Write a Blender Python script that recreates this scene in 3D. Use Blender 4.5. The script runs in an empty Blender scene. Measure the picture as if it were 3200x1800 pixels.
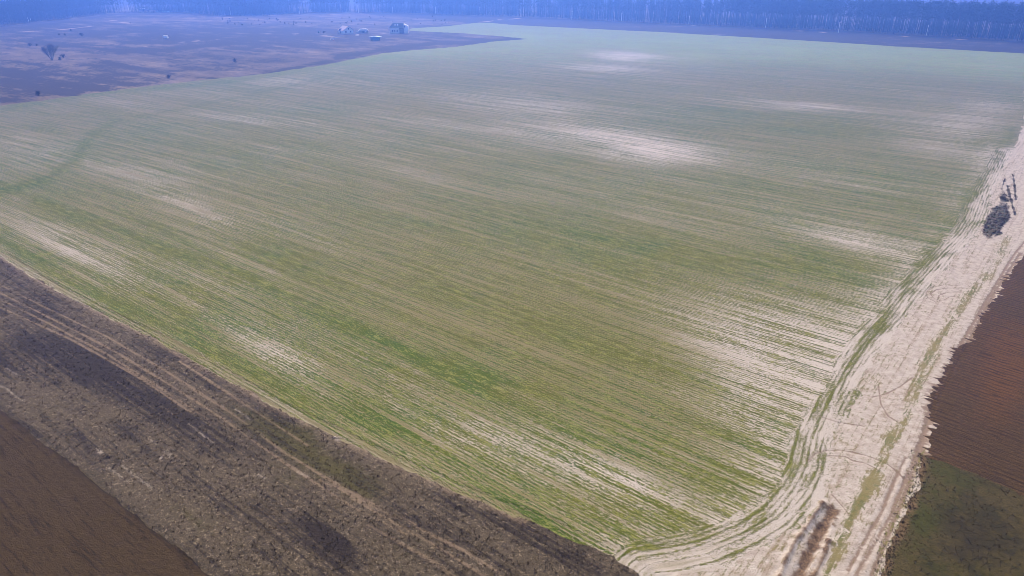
import bpy, bmesh, math, random, time
import numpy as np
from mathutils import Vector, Matrix
from mathutils.geometry import delaunay_2d_cdt

R = math.radians
rng = np.random.default_rng(7)
random.seed(7)
scene = bpy.context.scene
COL = scene.collection

# ------------------------------------------------------------------ camera
CAM_H, PITCH, FPX = 50.0, R(24.2), 2200.0          # metres, radians, focal length for a 3200 px wide frame
cam_d = bpy.data.cameras.new('camera')
cam_d.sensor_width = 36.0
cam_d.lens = 36.0 * FPX / 3200.0
cam_d.clip_start, cam_d.clip_end = 0.5, 20000
cam = bpy.data.objects.new('camera', cam_d)
COL.objects.link(cam)
cam.location = (0, 0, CAM_H)
cam.rotation_euler = (R(90) - PITCH, 0, 0)
scene.camera = cam

# ------------------------------------------------------------------ sky, sun, exposure
SUN_EL, SUN_AZ = R(40), R(-3)                      # azimuth from +Y, negative towards -X (straight ahead, behind thin cloud)
world = bpy.data.worlds.new('World')
scene.world = world
world.use_nodes = True
wn = world.node_tree
bg = wn.nodes['Background']
sky = wn.nodes.new('ShaderNodeTexSky')
sky.sky_type = 'NISHITA'
sky.sun_disc = False
sky.sun_elevation = SUN_EL
sky.sun_rotation = SUN_AZ
sky.air_density = 0.8
sky.dust_density = 6.0
sky.ozone_density = 0.5
wn.links.new(sky.outputs[0], bg.inputs[0])
bg.inputs[1].default_value = 0.15
sun_d = bpy.data.lights.new('sun', 'SUN')
sun_d.energy = 0.6
sun_d.angle = R(16)
sun_d.color = (1.0, 0.87, 0.72)
sun = bpy.data.objects.new('sun', sun_d)
COL.objects.link(sun)
sd = Vector((math.sin(SUN_AZ) * math.cos(SUN_EL), math.cos(SUN_AZ) * math.cos(SUN_EL), math.sin(SUN_EL)))
sun.rotation_euler = sd.to_track_quat('Z', 'Y').to_euler()
sun.location = (-200, 200, 300)
vs = scene.view_settings
scene.display_settings.display_device = 'sRGB'
vs.view_transform = 'Standard'
vs.look = 'None'
vs.exposure = 0.98
vs.gamma = 1.0
scene.cycles.volume_bounces = 2
scene.cycles.max_bounces = 6
scene.cycles.diffuse_bounces = 2
scene.cycles.use_denoising = True
scene.cycles.filter_width = 0.85

# ------------------------------------------------------------------ helpers: pixels of the photo to points on the flat ground
CP, SP = math.cos(PITCH), math.sin(PITCH)

def gp(x, y):
    """ground point under pixel (x, y) of the 3200 x 1800 photograph"""
    u, v = (x - 1600) / FPX, (900 - y) / FPX
    d = (u, CP + v * SP, -SP + v * CP)
    t = CAM_H / -d[2]
    return (d[0] * t, d[1] * t)

def to_px(X, Y):
    """the inverse, for arrays"""
    zc = np.maximum(Y * CP + CAM_H * SP, 1.0)
    v = (Y * SP - CAM_H * CP) / zc
    px, py = 1600 + FPX * X / zc, 900 - FPX * v
    bad = Y * CP + CAM_H * SP < 5
    return np.where(bad, -9999, px), np.where(bad, 9999, py)

def px_per_m(Y):
    return FPX / (Y * CP + CAM_H * SP)

def W(pts, s=1.0):
    return np.array([gp(x * s, y * s) for x, y in pts])

def hash2(ix, iy, seed):
    n = (ix.astype(np.int64) * 374761393 + iy.astype(np.int64) * 668265263 + seed * 144665) & 0x7fffffff
    n = ((n ^ (n >> 13)) * 1274126177) & 0x7fffffff
    return ((n ^ (n >> 16)) & 0xffff) / 65535.0

def vnoise(x, y, seed=0):
    x0, y0 = np.floor(x), np.floor(y)
    fx, fy = x - x0, y - y0
    fx, fy = fx * fx * (3 - 2 * fx), fy * fy * (3 - 2 * fy)
    a, b = hash2(x0, y0, seed), hash2(x0 + 1, y0, seed)
    c, d = hash2(x0, y0 + 1, seed), hash2(x0 + 1, y0 + 1, seed)
    return (a * (1 - fx) + b * fx) * (1 - fy) + (c * (1 - fx) + d * fx) * fy

def fbm(x, y, seed=0, o=4):
    s, a, t = 0, 1.0, 0
    for i in range(o):
        s = s + a * vnoise(x * 2 ** i, y * 2 ** i, seed + i)
        t += a
        a *= 0.55
    return s / t            # 0..1, mean .5

def sstep(a, b, x):
    t = np.clip((x - a) / (b - a), 0, 1)
    return t * t * (3 - 2 * t)

def line_dist(X, Y, pl):
    """distance to a polyline and the fraction along it"""
    best = np.full(X.shape, 1e9)
    side = np.zeros(X.shape)
    for (ax, ay), (bx, by) in zip(pl[:-1], pl[1:]):
        dx, dy = bx - ax, by - ay
        L2 = dx * dx + dy * dy + 1e-12
        t = np.clip(((X - ax) * dx + (Y - ay) * dy) / L2, 0, 1)
        ex, ey = X - ax - t * dx, Y - ay - t * dy
        d = np.hypot(ex, ey)
        m = d < best
        best = np.where(m, d, best)
        side = np.where(m, np.sign(dx * ey - dy * ex), side)
    return best, side

def in_poly(X, Y, poly):
    ins = np.zeros(X.shape, bool)
    n = len(poly)
    for i in range(n):
        x1, y1 = poly[i]
        x2, y2 = poly[(i + 1) % n]
        if y1 == y2:
            continue
        c = ((y1 > Y) != (y2 > Y)) & (X < (x2 - x1) * (Y - y1) / (y2 - y1) + x1)
        ins ^= c
    return ins

def rough(pl, amp=0.25, step=0.5, ang=0.006, seed=1):
    """subdivide a polyline and let it wander by amp metres"""
    out = []
    for (a, b) in zip(pl[:-1], pl[1:]):
        a, b = np.array(a), np.array(b)
        L = np.hypot(*(b - a))
        st = max(step, ang * np.hypot(*((a + b) / 2)))
        n = max(1, int(L / st))
        for i in range(n):
            out.append(a + (b - a) * i / n)
    out.append(np.array(pl[-1]))
    out = np.array(out)
    k = amp * 2
    nx = (fbm(out[:, 0] / 3, out[:, 1] / 3, seed) - .5) * k * 2
    ny = (fbm(out[:, 0] / 3 + 50, out[:, 1] / 3, seed + 9) - .5) * k * 2
    nx += (fbm(out[:, 0] / .7, out[:, 1] / .7, seed + 20, 3) - .5) * k * 1.1
    ny += (fbm(out[:, 0] / .7 + 50, out[:, 1] / .7, seed + 29, 3) - .5) * k * 1.1
    out[1:-1, 0] += nx[1:-1]
    out[1:-1, 1] += ny[1:-1]
    return [tuple(p) for p in out]

# ------------------------------------------------------------------ border lines between the fields (photo pixels -> ground)
L_strip = W([(0, 799), (114, 875), (228, 935), (342, 992), (493, 1064), (645, 1152), (797, 1236), (828, 1256), (1043, 1362),
             (1207, 1440), (1331, 1496), (1414, 1534), (1497, 1566), (1559, 1592), (1663, 1631), (1725, 1660), (1828, 1702),
             (1911, 1738), (1973, 1775), (1994, 1800)])
d_row = np.array([math.cos(R(-36)), math.sin(R(-36))])
L_strip = np.vstack([[-240, 225.5], L_strip, L_strip[-1] + np.array([9, -6.0]), L_strip[-1] + np.array([20, -22.0]), L_strip[-1] + np.array([24, -80.0])])
L_meadow = W([(0, 330), (150, 312), (300, 290), (500, 265), (700, 243), (740, 240), (830, 230), (1000, 205), (1200, 166), (1300, 156),
              (1420, 147), (1540, 130), (1650, 122), (1560, 113), (1450, 104), (1290, 97), (1272, 95), (1290, 88), (1400, 82), (1480, 72)])
L_meadow = np.vstack([[-240, 225.5], L_meadow])
L_far = W([(1480, 72), (1530, 71), (1600, 78), (1800, 88), (2060, 100), (2400, 120), (2600, 132), (2800, 145), (3200, 167)])
L_far = np.vstack([L_far, [[520, 400], [560, 330]]])
L_road_l = W([(3200, 385), (3165, 470), (3140, 525), (3105, 600), (3075, 690), (3045, 740), (2990, 800), (2950, 850), (2880, 930),
              (2830, 1000), (2760, 1080), (2700, 1180), (2650, 1280), (2610, 1380), (2595, 1480), (2560, 1560), (2485, 1650),
              (2380, 1720), (2250, 1775), (2150, 1800), (2060, 1815)])
L_road_l = np.vstack([[[560, 330 + 300], [300, 440]], [L_road_l[0] + np.array([60, 90.0])], L_road_l, [L_strip[-3]]])
L_road_l = np.vstack([[[560, 330]], [[330, 330]], L_road_l[2:]])
edge_r = [(3330, 640), (3260, 720), (3200, 799), (3159, 850), (3102, 943), (3060, 1011), (3041, 1057), (2992, 1095), (2962, 1148),
          (2931, 1193), (2916, 1221), (2908, 1248), (2903, 1283), (2912, 1324), (2908, 1351), (2901, 1376), (2893, 1403), (2883, 1420)]
L_plough_r = W(edge_r)
L_plough_r = np.vstack([[[280, 262]], L_plough_r])
L_verge = W([(2883, 1420), (2877, 1459), (2868, 1510), (2858, 1541), (2841, 1593), (2813, 1655), (2780, 1722), (2755, 1800)])
L_verge = np.vstack([L_verge, [L_verge[-1] + np.array([-14, -19.0])], [[12, -60]]])
L_plough_b = W([(2883, 1420), (2960, 1450), (3060, 1490), (3130, 1520), (3200, 1548)])
L_plough_b = np.vstack([L_plough_b, [[95, 15]], [[140, -60]]])
L_plough_l = W([(0, 1275), (62, 1324), (166, 1403), (290, 1502), (373, 1568), (455, 1635), (559, 1717), (662, 1800)])
L_plough_l = np.vstack([[L_plough_l[0] + 190 * np.array([-.81, .59])], L_plough_l, [L_plough_l[-1] + 30 * d_row], [[30, -40]], [[34, -90]]])
L_track_in = None
FOREST_PX = [(-120, 98), (0, 80), (100, 70), (200, 60), (300, 45), (400, 38), (560, 40), (700, 50), (800, 50), (900, 44), (980, 40), (1100, 38),
             (1250, 41), (1400, 47), (1600, 51), (1750, 58), (1900, 66), (2060, 74), (2200, 79), (2400, 88), (2600, 95),
             (2800, 106), (3000, 118), (3200, 130), (3330, 138)]
L_forest = W(FOREST_PX)

bl_strip = rough(L_strip, .28, .5, .005, 3)
bl_meadow = rough(L_meadow, .9, 1.5, .005, 5)
bl_far = rough(L_far, .7, 2, .006, 7)
bl_road_l = rough(L_road_l, .5, .5, .006, 9)
bl_verge = rough(L_verge, .28, .22, .002, 11)
bl_plough_b = rough(L_plough_b, .3, .4, .006, 13)
bl_plough_l = rough(L_plough_l, .18, .4, .005, 15)
bl_forest = rough(L_forest, 2.5, 5, .008, 17)
# ragged comb of furrow ends where the ploughed land meets the sandy road
fd = np.array([-math.cos(R(-45)), -math.sin(R(-45))])
base = np.array(rough(L_plough_r, .3, .3, .003, 19))
bl_plough_r = []
for i, p in enumerate(base):
    k = np.hypot(*p)
    amp = (0.05 + 1.1 * rng.random() ** 5) * (1 if 60 < k < 150 else .4)
    out = amp if rng.random() < .5 else -.8 * rng.random() ** 4
    bl_plough_r.append(tuple(p + fd * out) if 0 < i < len(base) - 1 else tuple(p))

FAR = [(6000 * math.cos(a), 6000 * math.sin(a)) for a in np.linspace(0, 2 * math.pi, 48, endpoint=False)]
PBACK = (-30, -150)

def chain(*ls):
    out = []
    for l in ls:
        for p in l:
            if not out or math.hypot(p[0] - out[-1][0], p[1] - out[-1][1]) > 1e-6:
                out.append(tuple(p))
    return out
poly_crop = chain(bl_meadow, bl_far, bl_road_l, [p for p in bl_strip[::-1] if p[1] > L_strip[-3][1] - 1e-6])
poly_plough_r = chain(bl_plough_r, bl_plough_b, [(330, -60), (420, 120)])
poly_verge = chain(bl_verge, [(120, -120)], [(140, -60)], bl_plough_b[::-1])
i_s = min(range(len(bl_strip)), key=lambda i: math.hypot(bl_strip[i][0] - L_strip[-3][0], bl_strip[i][1] - L_strip[-3][1]))
poly_road = chain(bl_road_l, bl_strip[i_s:], [(12, -60)], bl_verge[::-1], bl_plough_r[::-1])
poly_fallow = chain(bl_strip, bl_plough_l[::-1])
poly_plough_l = chain(bl_plough_l, [(-60, -90), (-330, 60)])
poly_meadow = chain([(-700, 500), (-240, 225.5)], bl_meadow, [bl_far[0]], W([(1510, 66), (1700, 57)]), bl_forest[::-1][30:])
mx = [(-760, 640), (-240, 225.5)]
poly_meadow = chain([mx[1]], bl_meadow, bl_far, [(700, 300)], bl_forest[::-1], [(-760, 640)])
REGIONS = [('crop_field', poly_crop), ('ploughed_field', poly_plough_r), ('weedy_verge', poly_verge), ('dirt_road', poly_road),
           ('fallow_strip', poly_fallow), ('ploughed_field', poly_plough_l), ('meadow', poly_meadow)]

# ------------------------------------------------------------------ line features drawn on the ground (tracks, ruts, tyre marks)
RUTS = [W([(2846, 1457), (2780, 1614), (2685, 1780), (2660, 1830)]), W([(2878, 1400), (2838, 1515), (2796, 1622), (2730, 1780), (2710, 1830)]),
        W([(2830, 1430), (2796, 1498), (2755, 1597), (2650, 1780)]),
        W([(2846, 1457), (2880, 1370), (2925, 1230), (3000, 1080), (3085, 935), (3165, 800), (3230, 720)]),
        W([(2878, 1400), (2900, 1320), (2945, 1225), (3025, 1070), (3110, 910), (3190, 790)])]
LTRACK = [W([(2760, 1200), (2830, 1060), (2900, 960), (2990, 860), (3070, 775), (3140, 700), (3178, 650), (3182, 610), (3165, 560), (3158, 530), (3185, 470), (3215, 430)]),
          W([(2790, 1215), (2850, 1080), (2930, 965), (3020, 865), (3110, 770), (3165, 700), (3158, 655), (3152, 610), (3140, 570), (3135, 545), (3160, 470), (3195, 425)])]
MEDIAN = W([(3150, 740), (3121, 802), (3075, 875), (3007, 947), (2969, 1011), (2924, 1080), (2893, 1148), (2867, 1205), (2858, 1241), (2829, 1316), (2785, 1374),
            (2755, 1448), (2718, 1515), (2693, 1560), (2651, 1635), (2622, 1717), (2589, 1780), (2560, 1840)])
ARCS = [W([(2526, 1440), (2545, 1418), (2580, 1408), (2620, 1406), (2660, 1412), (2700, 1422), (2740, 1435), (2780, 1455), (2810, 1480), (2832, 1503)]),
        W([(2595, 1424), (2640, 1426), (2665, 1440), (2700, 1446), (2730, 1460), (2748, 1474)]),
        W([(2600, 1545), (2640, 1590), (2655, 1612)]), W([(2560, 1300), (2620, 1320), (2690, 1330)]),
        W([(3000, 893), (2950, 890), (2910, 898), (2893, 915), (2900, 930), (2925, 945)]), W([(3005, 900), (2960, 900), (2925, 905), (2908, 918), (2918, 932), (2945, 940)]),
        W([(3000, 912), (2960, 913), (2935, 922), (2930, 935), (2950, 948)]), W([(2990, 925), (2965, 928), (2950, 938)]),
        W([(2745, 1205), (2752, 1260), (2775, 1300), (2800, 1315)]), W([(2730, 1240), (2770, 1230), (2810, 1210), (2850, 1180)])]
SIDE = [L_strip[1:18] + np.array([.12, .18]), L_strip[1:18] + np.array([.75, 1.0])]
DIG_L = W([(2572, 1572), (2545, 1608), (2524, 1645), (2483, 1697), (2452, 1759), (2431, 1815)])
DIG_M = W([(2604, 1590), (2590, 1612), (2572, 1640), (2558, 1672), (2540, 1710), (2522, 1745), (2495, 1800), (2480, 1830)])
DIG_P = W([(2606, 1620), (2590, 1665), (2566, 1716), (2540, 1760), (2516, 1800), (2500, 1830)])
DIG_R = W([(2590, 1690), (2574, 1740), (2556, 1775), (2540, 1805), (2525, 1830)])
DIG_C = gp(2570, 1648)
FALLOW_TRACKS = [W([(-20, 880), (150, 965), (330, 1050), (520, 1160), (720, 1290), (900, 1420), (1080, 1530), (1300, 1640)]),
                 W([(-20, 905), (150, 990), (330, 1082), (520, 1195), (700, 1312), (880, 1440), (1060, 1560), (1270, 1670)]),
                 W([(0, 960), (220, 1060), (420, 1170), (600, 1290)]), W([(560, 1130), (760, 1260), (960, 1390)]),
                 W([(-20, 925), (160, 1015), (340, 1110), (520, 1225), (680, 1330)]), W([(1100, 1560), (1350, 1700), (1520, 1800)]),
                 W([(1150, 1640), (1330, 1740), (1420, 1800)]), W([(1000, 1500), (1200, 1600), (1450, 1720), (1560, 1790)])]
SAND_DASH = [W([(340, 1462), (372, 1485), (400, 1508)]), W([(382, 1455), (410, 1478), (440, 1500), (475, 1525)]), W([(0, 1205), (25, 1218), (50, 1240), (70, 1252)]),
             W([(20, 1150), (60, 1175)]), W([(735, 1278), (760, 1295), (782, 1312)]), W([(590, 1325), (640, 1365), (665, 1382)]), W([(465, 1370), (490, 1390)]),
             W([(585, 1655), (610, 1645)]), W([(800, 1480), (830, 1495)]), W([(500, 1435), (520, 1405), (532, 1430)]), W([(930, 1475), (960, 1490)]), W([(300, 1400), (318, 1415)])]
TRAM = [W([(1490, 357), (1750, 408), (2030, 470), (2300, 522), (2600, 570), (2830, 608)]), W([(2290, 800), (2400, 822), (2500, 845), (2600, 868), (2735, 898)]),
        W([(280, 306), (330, 322), (400, 335)]), W([(900, 1010), (1150, 1120)]), W([(0, 690), (300, 815), (620, 960)]), W([(300, 745), (560, 840), (800, 930)])]

# ------------------------------------------------------------------ one partition of the ground plane, split into its fields
pts, edges = [], []
def add_chain(ch, closed=False):
    i0 = len(pts)
    for p in ch:
        pts.append(Vector((float(p[0]), float(p[1]))))
    n = len(ch)
    edges.extend((i0 + i, i0 + i + 1) for i in range(n - 1))
    if closed:
        edges.append((i0 + n - 1, i0))
for ch in (bl_strip, bl_meadow, bl_far, bl_road_l, bl_verge, bl_plough_b, bl_plough_l, bl_forest, bl_plough_r,
           [(12, -60), bl_strip[-1]], [(140, -60), (330, -60), (420, 120), bl_plough_r[0]], [bl_verge[-1], (120, -120), (140, -60)],
           [bl_plough_l[-1], (-60, -90), (-330, 60), bl_plough_l[0]], [bl_far[-1], (700, 300), bl_forest[-1]], [bl_forest[0], (-760, 640), (-240, 225.5)],
           [(560, 330), (280, 262)], [bl_strip[-1], bl_plough_l[-1]]):
    add_chain(ch)
add_chain(FAR, True)
ANG = 0.0085
def samp(p):
    pts.extend(Vector((float(a), float(b))) for a, b in p)
g = []
r = 30.0
while r < 1150:
    n = int(1.95 / ANG)
    th = np.linspace(-.975, .975, n) + rng.uniform(-.3, .3, n) * ANG
    rr = r * (1 + rng.uniform(-.3, .3, n) * ANG)
    g.append(np.stack([rr * np.sin(th), rr * np.cos(th)], 1))
    r *= 1 + ANG * (1.0 if r < 400 else 1.6)
samp(np.vstack(g))
for r in (1300, 1500, 1800, 2200, 2800, 3600, 4700):
    samp([(r * math.sin(a), r * math.cos(a)) for a in np.linspace(-1.2, 1.2, 40)])
for r in (20, 45, 80, 140, 260, 500, 900, 2000):
    samp([(r * math.sin(a), r * math.cos(a)) for a in np.linspace(1.05, 2 * math.pi - 1.05, 16)])
def samp_line(pl, offs, step):
    pl = np.array(rough(pl, .03, step, .003, 23))
    t = np.gradient(pl, axis=0)
    t /= np.hypot(t[:, 0], t[:, 1])[:, None] + 1e-9
    nrm = np.stack([-t[:, 1], t[:, 0]], 1)
    for o in offs:
        samp(pl + nrm * o)
for l in RUTS + LTRACK: samp_line(l, (-.5, -.25, 0, .25, .5), .5)
for l in ARCS: samp_line(l, (-.22, -.1, 0, .1, .22), .3)
for l in SIDE: samp_line(l, (-.5, -.25, 0, .25, .5), .5)
for l in FALLOW_TRACKS: samp_line(l, (-.3, -.15, 0, .15, .3), .5)
for l in SAND_DASH: samp_line(l, (-.35, -.15, 0, .15, .35), .15)
for l in TRAM: samp_line(l, (-.8, -.4, 0, .4, .8), .9)
samp_line(L_verge[:9], (-1.2, -.8, -.4, .4, .8, 1.2), .5)
samp_line(L_plough_r[3:], tuple(np.arange(-2.6, 2.61, .26)), .24)
samp([gp(x, y) for x in np.arange(3050, 3190, 2.2) for y in np.arange(530, 760, 2.2)])
gx, gy = np.meshgrid(np.arange(20, 33, .13), np.arange(46, 63, .13))
gq = np.stack([gx.ravel(), gy.ravel()], 1) + rng.uniform(-.03, .03, (gx.size, 2))
dq = np.minimum(line_dist(gq[:, 0], gq[:, 1], DIG_L)[0], line_dist(gq[:, 0], gq[:, 1], DIG_R)[0])
dq = np.minimum(dq, line_dist(gq[:, 0], gq[:, 1], DIG_M)[0])
samp(gq[dq < 1.5])
_t = time.time()
V2, E2, F2, _, _, _ = delaunay_2d_cdt(pts, edges, [], 0, 1e-4)
print('cdt', len(pts), len(F2), round(time.time() - _t, 1))
X = np.array([v.x for v in V2]); Y = np.array([v.y for v in V2])
F = np.array([f for f in F2 if len(f) == 3])
a2 = (X[F[:, 1]] - X[F[:, 0]]) * (Y[F[:, 2]] - Y[F[:, 0]]) - (X[F[:, 2]] - X[F[:, 0]]) * (Y[F[:, 1]] - Y[F[:, 0]])
F[a2 < 0] = F[a2 < 0][:, ::-1]
cx, cy = X[F].mean(1), Y[F].mean(1)
owner = np.full(len(F), -1)
for k, (nm, poly) in enumerate(REGIONS):
    m = (owner < 0) & in_poly(cx, cy, poly)
    owner[m] = k

# ------------------------------------------------------------------ what grows where: cover maps on the ground
PX, PY = to_px(X, Y)
S = 3200 / 2576
qx, qy = PX / S, PY / S             # coordinates used for the patch lists below
U = X * d_row[0] + Y * d_row[1]
V = -X * d_row[1] + Y * d_row[0]
bend = 3.0 * np.sin(U / 85 + V / 130) + 6 * (fbm(U / 160, V / 160, 41, 2) - .5)
V = V + bend
DIST = np.hypot(X, Y)
_dh, _ = line_dist(X, Y, L_road_l[4:])
HEAD = (4.4 - _dh + 3 * (fbm(X / 6, Y / 6, 47, 2) - .5)) * (Y < 260) - 9 * (Y >= 260)
U2, V2_ = 4 * (X * math.cos(R(51)) + Y * math.sin(R(51))), _dh * .9
V3_ = -X * math.sin(R(51)) + Y * math.cos(R(51))

def blob(lst):
    out = np.zeros(X.shape)
    for cx_, cy_, rx, ry, ang, w in lst:
        c, s = math.cos(R(ang)), math.sin(R(ang))
        dx, dy = qx - cx_, qy - cy_
        a, b = (dx * c + dy * s) / rx, (-dx * s + dy * c) / ry
        out += w * np.exp(-(a * a + b * b))
    return out

def pline(lst):
    out = np.zeros(X.shape)
    for pl, wd, w in lst:
        d, _ = line_dist(qx, qy, np.array(pl, float))
        out += w * np.exp(-(d / wd) ** 2)
    return out
n_str = fbm(U / 22, V / 3.2, 61, 4) - .5          # streaks along the rows
n_big = fbm(U / 60, V / 26, 67, 4) - .5
n_iso = fbm(X / 9, Y / 9, 71, 4) - .5

bare = blob([(a_, b_, c_ * 1.2, d_ * 1.4, e_, f_ * .82) for a_, b_, c_, d_, e_, f_ in [(1640, 375, 130, 26, 10, .55), (1480, 330, 260, 16, 10, .28), (1340, 262, 150, 14, 7, .32), (1930, 880, 230, 85, 14, .42), (1820, 850, 110, 45, 14, .2),
             (2140, 600, 150, 26, 12, .38), (2040, 267, 150, 9, 3, .4), (2420, 310, 130, 34, 6, .36), (2500, 272, 60, 14, 5, .25), (1480, 1190, 220, 40, 20, .24),
             (1580, 1215, 110, 30, 20, .3), (720, 905, 120, 26, 30, .3), (640, 870, 110, 30, 30, .12), (330, 435, 130, 24, 12, .26), (60, 370, 100, 28, 8, .16),
             (480, 520, 150, 20, 18, .24), (230, 650, 140, 30, 28, .25), (90, 580, 130, 24, 28, .15), (1565, 140, 70, 9, 2, .6), (1520, 172, 110, 7, 3, .4), (1600, 150, 130, 16, 3, .2),
             (1350, 350, 220, 20, 8, .22), (620, 300, 120, 8, 6, .3), (270, 255, 90, 7, 8, .2), (700, 205, 80, 8, 3, .2), (1080, 310, 160, 12, 6, .15),
             (2360, 380, 120, 20, 8, .25), (1100, 1080, 130, 20, 25, .18), (1900, 1010, 160, 40, 16, .2), (1300, 1120, 140, 22, 22, .2), (800, 600, 160, 22, 20, .14),
             (900, 710, 130, 18, 22, .14), (1250, 830, 160, 22, 20, .1), (1700, 560, 180, 20, 12, .08), (2200, 470, 160, 12, 10, .14), (2350, 940, 50, 30, 30, .1),
             (930, 420, 160, 12, 10, .12), (1200, 470, 200, 14, 10, .12)]])
green = blob([(150, 530, 90, 10, 28, .35), (1180, 950, 120, 36, 22, .3), (950, 1060, 110, 18, 28, .4), (1480, 610, 330, 55, 10, .16), (1700, 640, 300, 40, 14, .16),
              (2080, 670, 160, 34, 12, .3), (2330, 525, 90, 24, 20, .22), (1850, 1215, 120, 30, 18, .3), (1690, 1300, 170, 26, 24, .25), (1560, 1340, 100, 16, 24, .2),
              (2050, 330, 240, 18, 4, .3), (1900, 290, 260, 12, 4, .22), (0, 480, 90, 16, -12, .3), (700, 380, 260, 40, 8, .1), (1330, 420, 180, 20, 10, .1),
              (1250, 545, 150, 20, 12, .1), (330, 770, 60, 10, 28, .25), (1350, 960, 160, 20, 20, .14), (1700, 960, 100, 12, 18, .14), (2050, 730, 60, 10, 10, .12),
              (2210, 830, 45, 22, -50, .35), (2330, 650, 40, 20, -50, .22), (2440, 490, 30, 22, -50, .25), (2480, 350, 50, 20, -30, .2), (1450, 850, 300, 30, 18, .14)])
green += pline([([(100, 508), (250, 560), (600, 690), (860, 820), (1060, 905), (1240, 960)], 15, .42), ([(0, 600), (150, 690), (310, 772), (500, 860), (700, 955), (860, 1040), (980, 1095)], 11, .42),
                ([(2545, 330), (2500, 410), (2440, 500), (2330, 645), (2200, 830), (2130, 925), (2050, 1050)], 13, .38), ([(1850, 648), (2010, 680), (2110, 705), (2200, 722)], 4, .5),
                ([(275, 310), (225, 345), (190, 400), (120, 450), (0, 486)], 9, .36), ([(275, 310), (480, 268), (650, 235), (820, 195)], 5, .2),
                ([(0, 275), (150, 250), (300, 227), (500, 212), (640, 196), (850, 160), (1000, 141)], 6, .34), ([(2050, 740), (2060, 745)], 6, .3),
                ([(1350, 1310), (1450, 1370), (1500, 1400)], 10, .35), ([(1790, 655), (1850, 650)], 4, .3)])
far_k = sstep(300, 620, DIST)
bare = bare * (.55 + .9 * fbm(U / 18, V / 6, 63, 4)) * 1.1
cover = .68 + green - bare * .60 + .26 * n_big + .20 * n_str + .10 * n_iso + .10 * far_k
d_strip, s_strip = line_dist(X, Y, L_strip)
cover -= .5 * np.exp(-(d_strip / 1.1) ** 2) * np.where(PX < 1300, 1, .35)
d_rl, _ = line_dist(X, Y, L_road_l[4:])
cover -= .42 * np.exp(-(d_rl / 4.6) ** 2) * (Y < 230)
tram_d = np.min([line_dist(X, Y, l)[0] for l in TRAM[:2] + TRAM[2:]], axis=0)
cover -= .22 * np.exp(-(tram_d / .55) ** 2)
d_arc = np.min([line_dist(X, Y, l)[0] for l in ARCS], axis=0)
arc = np.exp(-(d_arc / .14) ** 2)
# soil of the crop field: pale dry sand (1) to brownish damp earth (0)
tone = .30 + 1.35 * bare + .7 * n_big - .55 * blob([(1300, 800, 420, 130, 18, .8), (1000, 520, 300, 60, 12, .25), (760, 640, 200, 60, 20, .5), (1500, 1010, 220, 40, 20, .4), (560, 920, 300, 120, 28, .2)]) \
    + .45 * sstep(1700, 2050, qx) * sstep(500, 900, qy) + .25 * blob([(1550, 1200, 350, 120, 15, 1.0)])
tone += .75 * np.exp(-(d_rl / 7) ** 2) * (Y < 230)
yel = .55 + .8 * (fbm(X / 40, Y / 40, 83, 3) - .5) + .5 * blob([(1500, 760, 500, 120, 12, .7), (2250, 1150, 160, 120, -50, 1.0), (2150, 1350, 160, 60, -20, .8), (1650, 1250, 260, 80, 10, .5)]) \
    + .9 * np.exp(-(d_rl / 3.5) ** 2)
yel = np.clip(yel, 0, 1)
pale = far_k + .15 * n_big                           # thicker green in the far field, its pale grazing-view look put into the colour

# fallow strip (left foreground) ---------------------------------------------------
f_dark = .34 + blob([(250, 960, 210, 55, 28, .55), (400, 1000, 120, 40, 28, .3), (40, 700, 120, 34, 34, .3), (120, 790, 150, 28, 30, .25), (0, 900, 120, 30, 28, .35), (820, 1350, 90, 36, 28, .5),
                     (1270, 1310, 150, 26, 30, .4), (220, 895, 100, 25, 28, .3), (330, 1075, 50, 20, 25, .3), (180, 1085, 70, 30, 30, .4), (560, 960, 200, 18, 28, .25), (1100, 1240, 160, 14, 30, .3),
                     (660, 1400, 120, 20, 20, .2), (1460, 1420, 120, 20, 20, .35), (1150, 1350, 120, 30, 30, .3), (640, 1290, 60, 20, 20, .15), (1000, 1300, 90, 16, 30, .2)]) \
    - blob([(300, 1040, 120, 22, 28, .35), (120, 1010, 100, 20, 30, .35), (500, 1320, 130, 40, 25, .35), (420, 1260, 150, 40, 25, .3), (880, 1260, 200, 20, 30, .2), (1000, 1400, 150, 20, 30, .25), (640, 1420, 60, 30, 20, .2), (950, 1180, 150, 30, 30, .1)]) \
    + .7 * n_str + .45 * (fbm(X / 6, Y / 6, 91, 4) - .5)
f_olive = .12 + blob([(700, 1090, 130, 60, 28, .5), (820, 1160, 130, 40, 28, .45), (600, 1040, 120, 26, 28, .3), (900, 1220, 120, 30, 28, .3), (560, 1220, 120, 30, 28, .2), (480, 1300, 60, 20, 28, .3), (720, 1200, 80, 40, 28, .25)]) + .6 * (fbm(X / 5, Y / 5, 95, 4) - .5)
ft = np.min([line_dist(X, Y, l)[0] for l in FALLOW_TRACKS], axis=0)
f_pale = .85 * np.exp(-(ft / .24) ** 2) * (.25 + 1.3 * fbm(U / 7, V / .9, 97, 4))  + .62 * np.exp(-(d_strip / 1.0) ** 2) * (PX < 1650) + .5 * blob([(230, 1150, 100, 20, 35, .45), (100, 1060, 80, 14, 40, .4), (500, 1340, 120, 34, 30, .35), (720, 1240, 120, 12, 30, .3), (870, 1180, 60, 14, 0, .2), (520, 1000, 200, 8, 28, .6), (1000, 1400, 180, 10, 32, .4)])
sd = np.min([line_dist(X, Y, l)[0] for l in SAND_DASH], axis=0)
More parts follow.
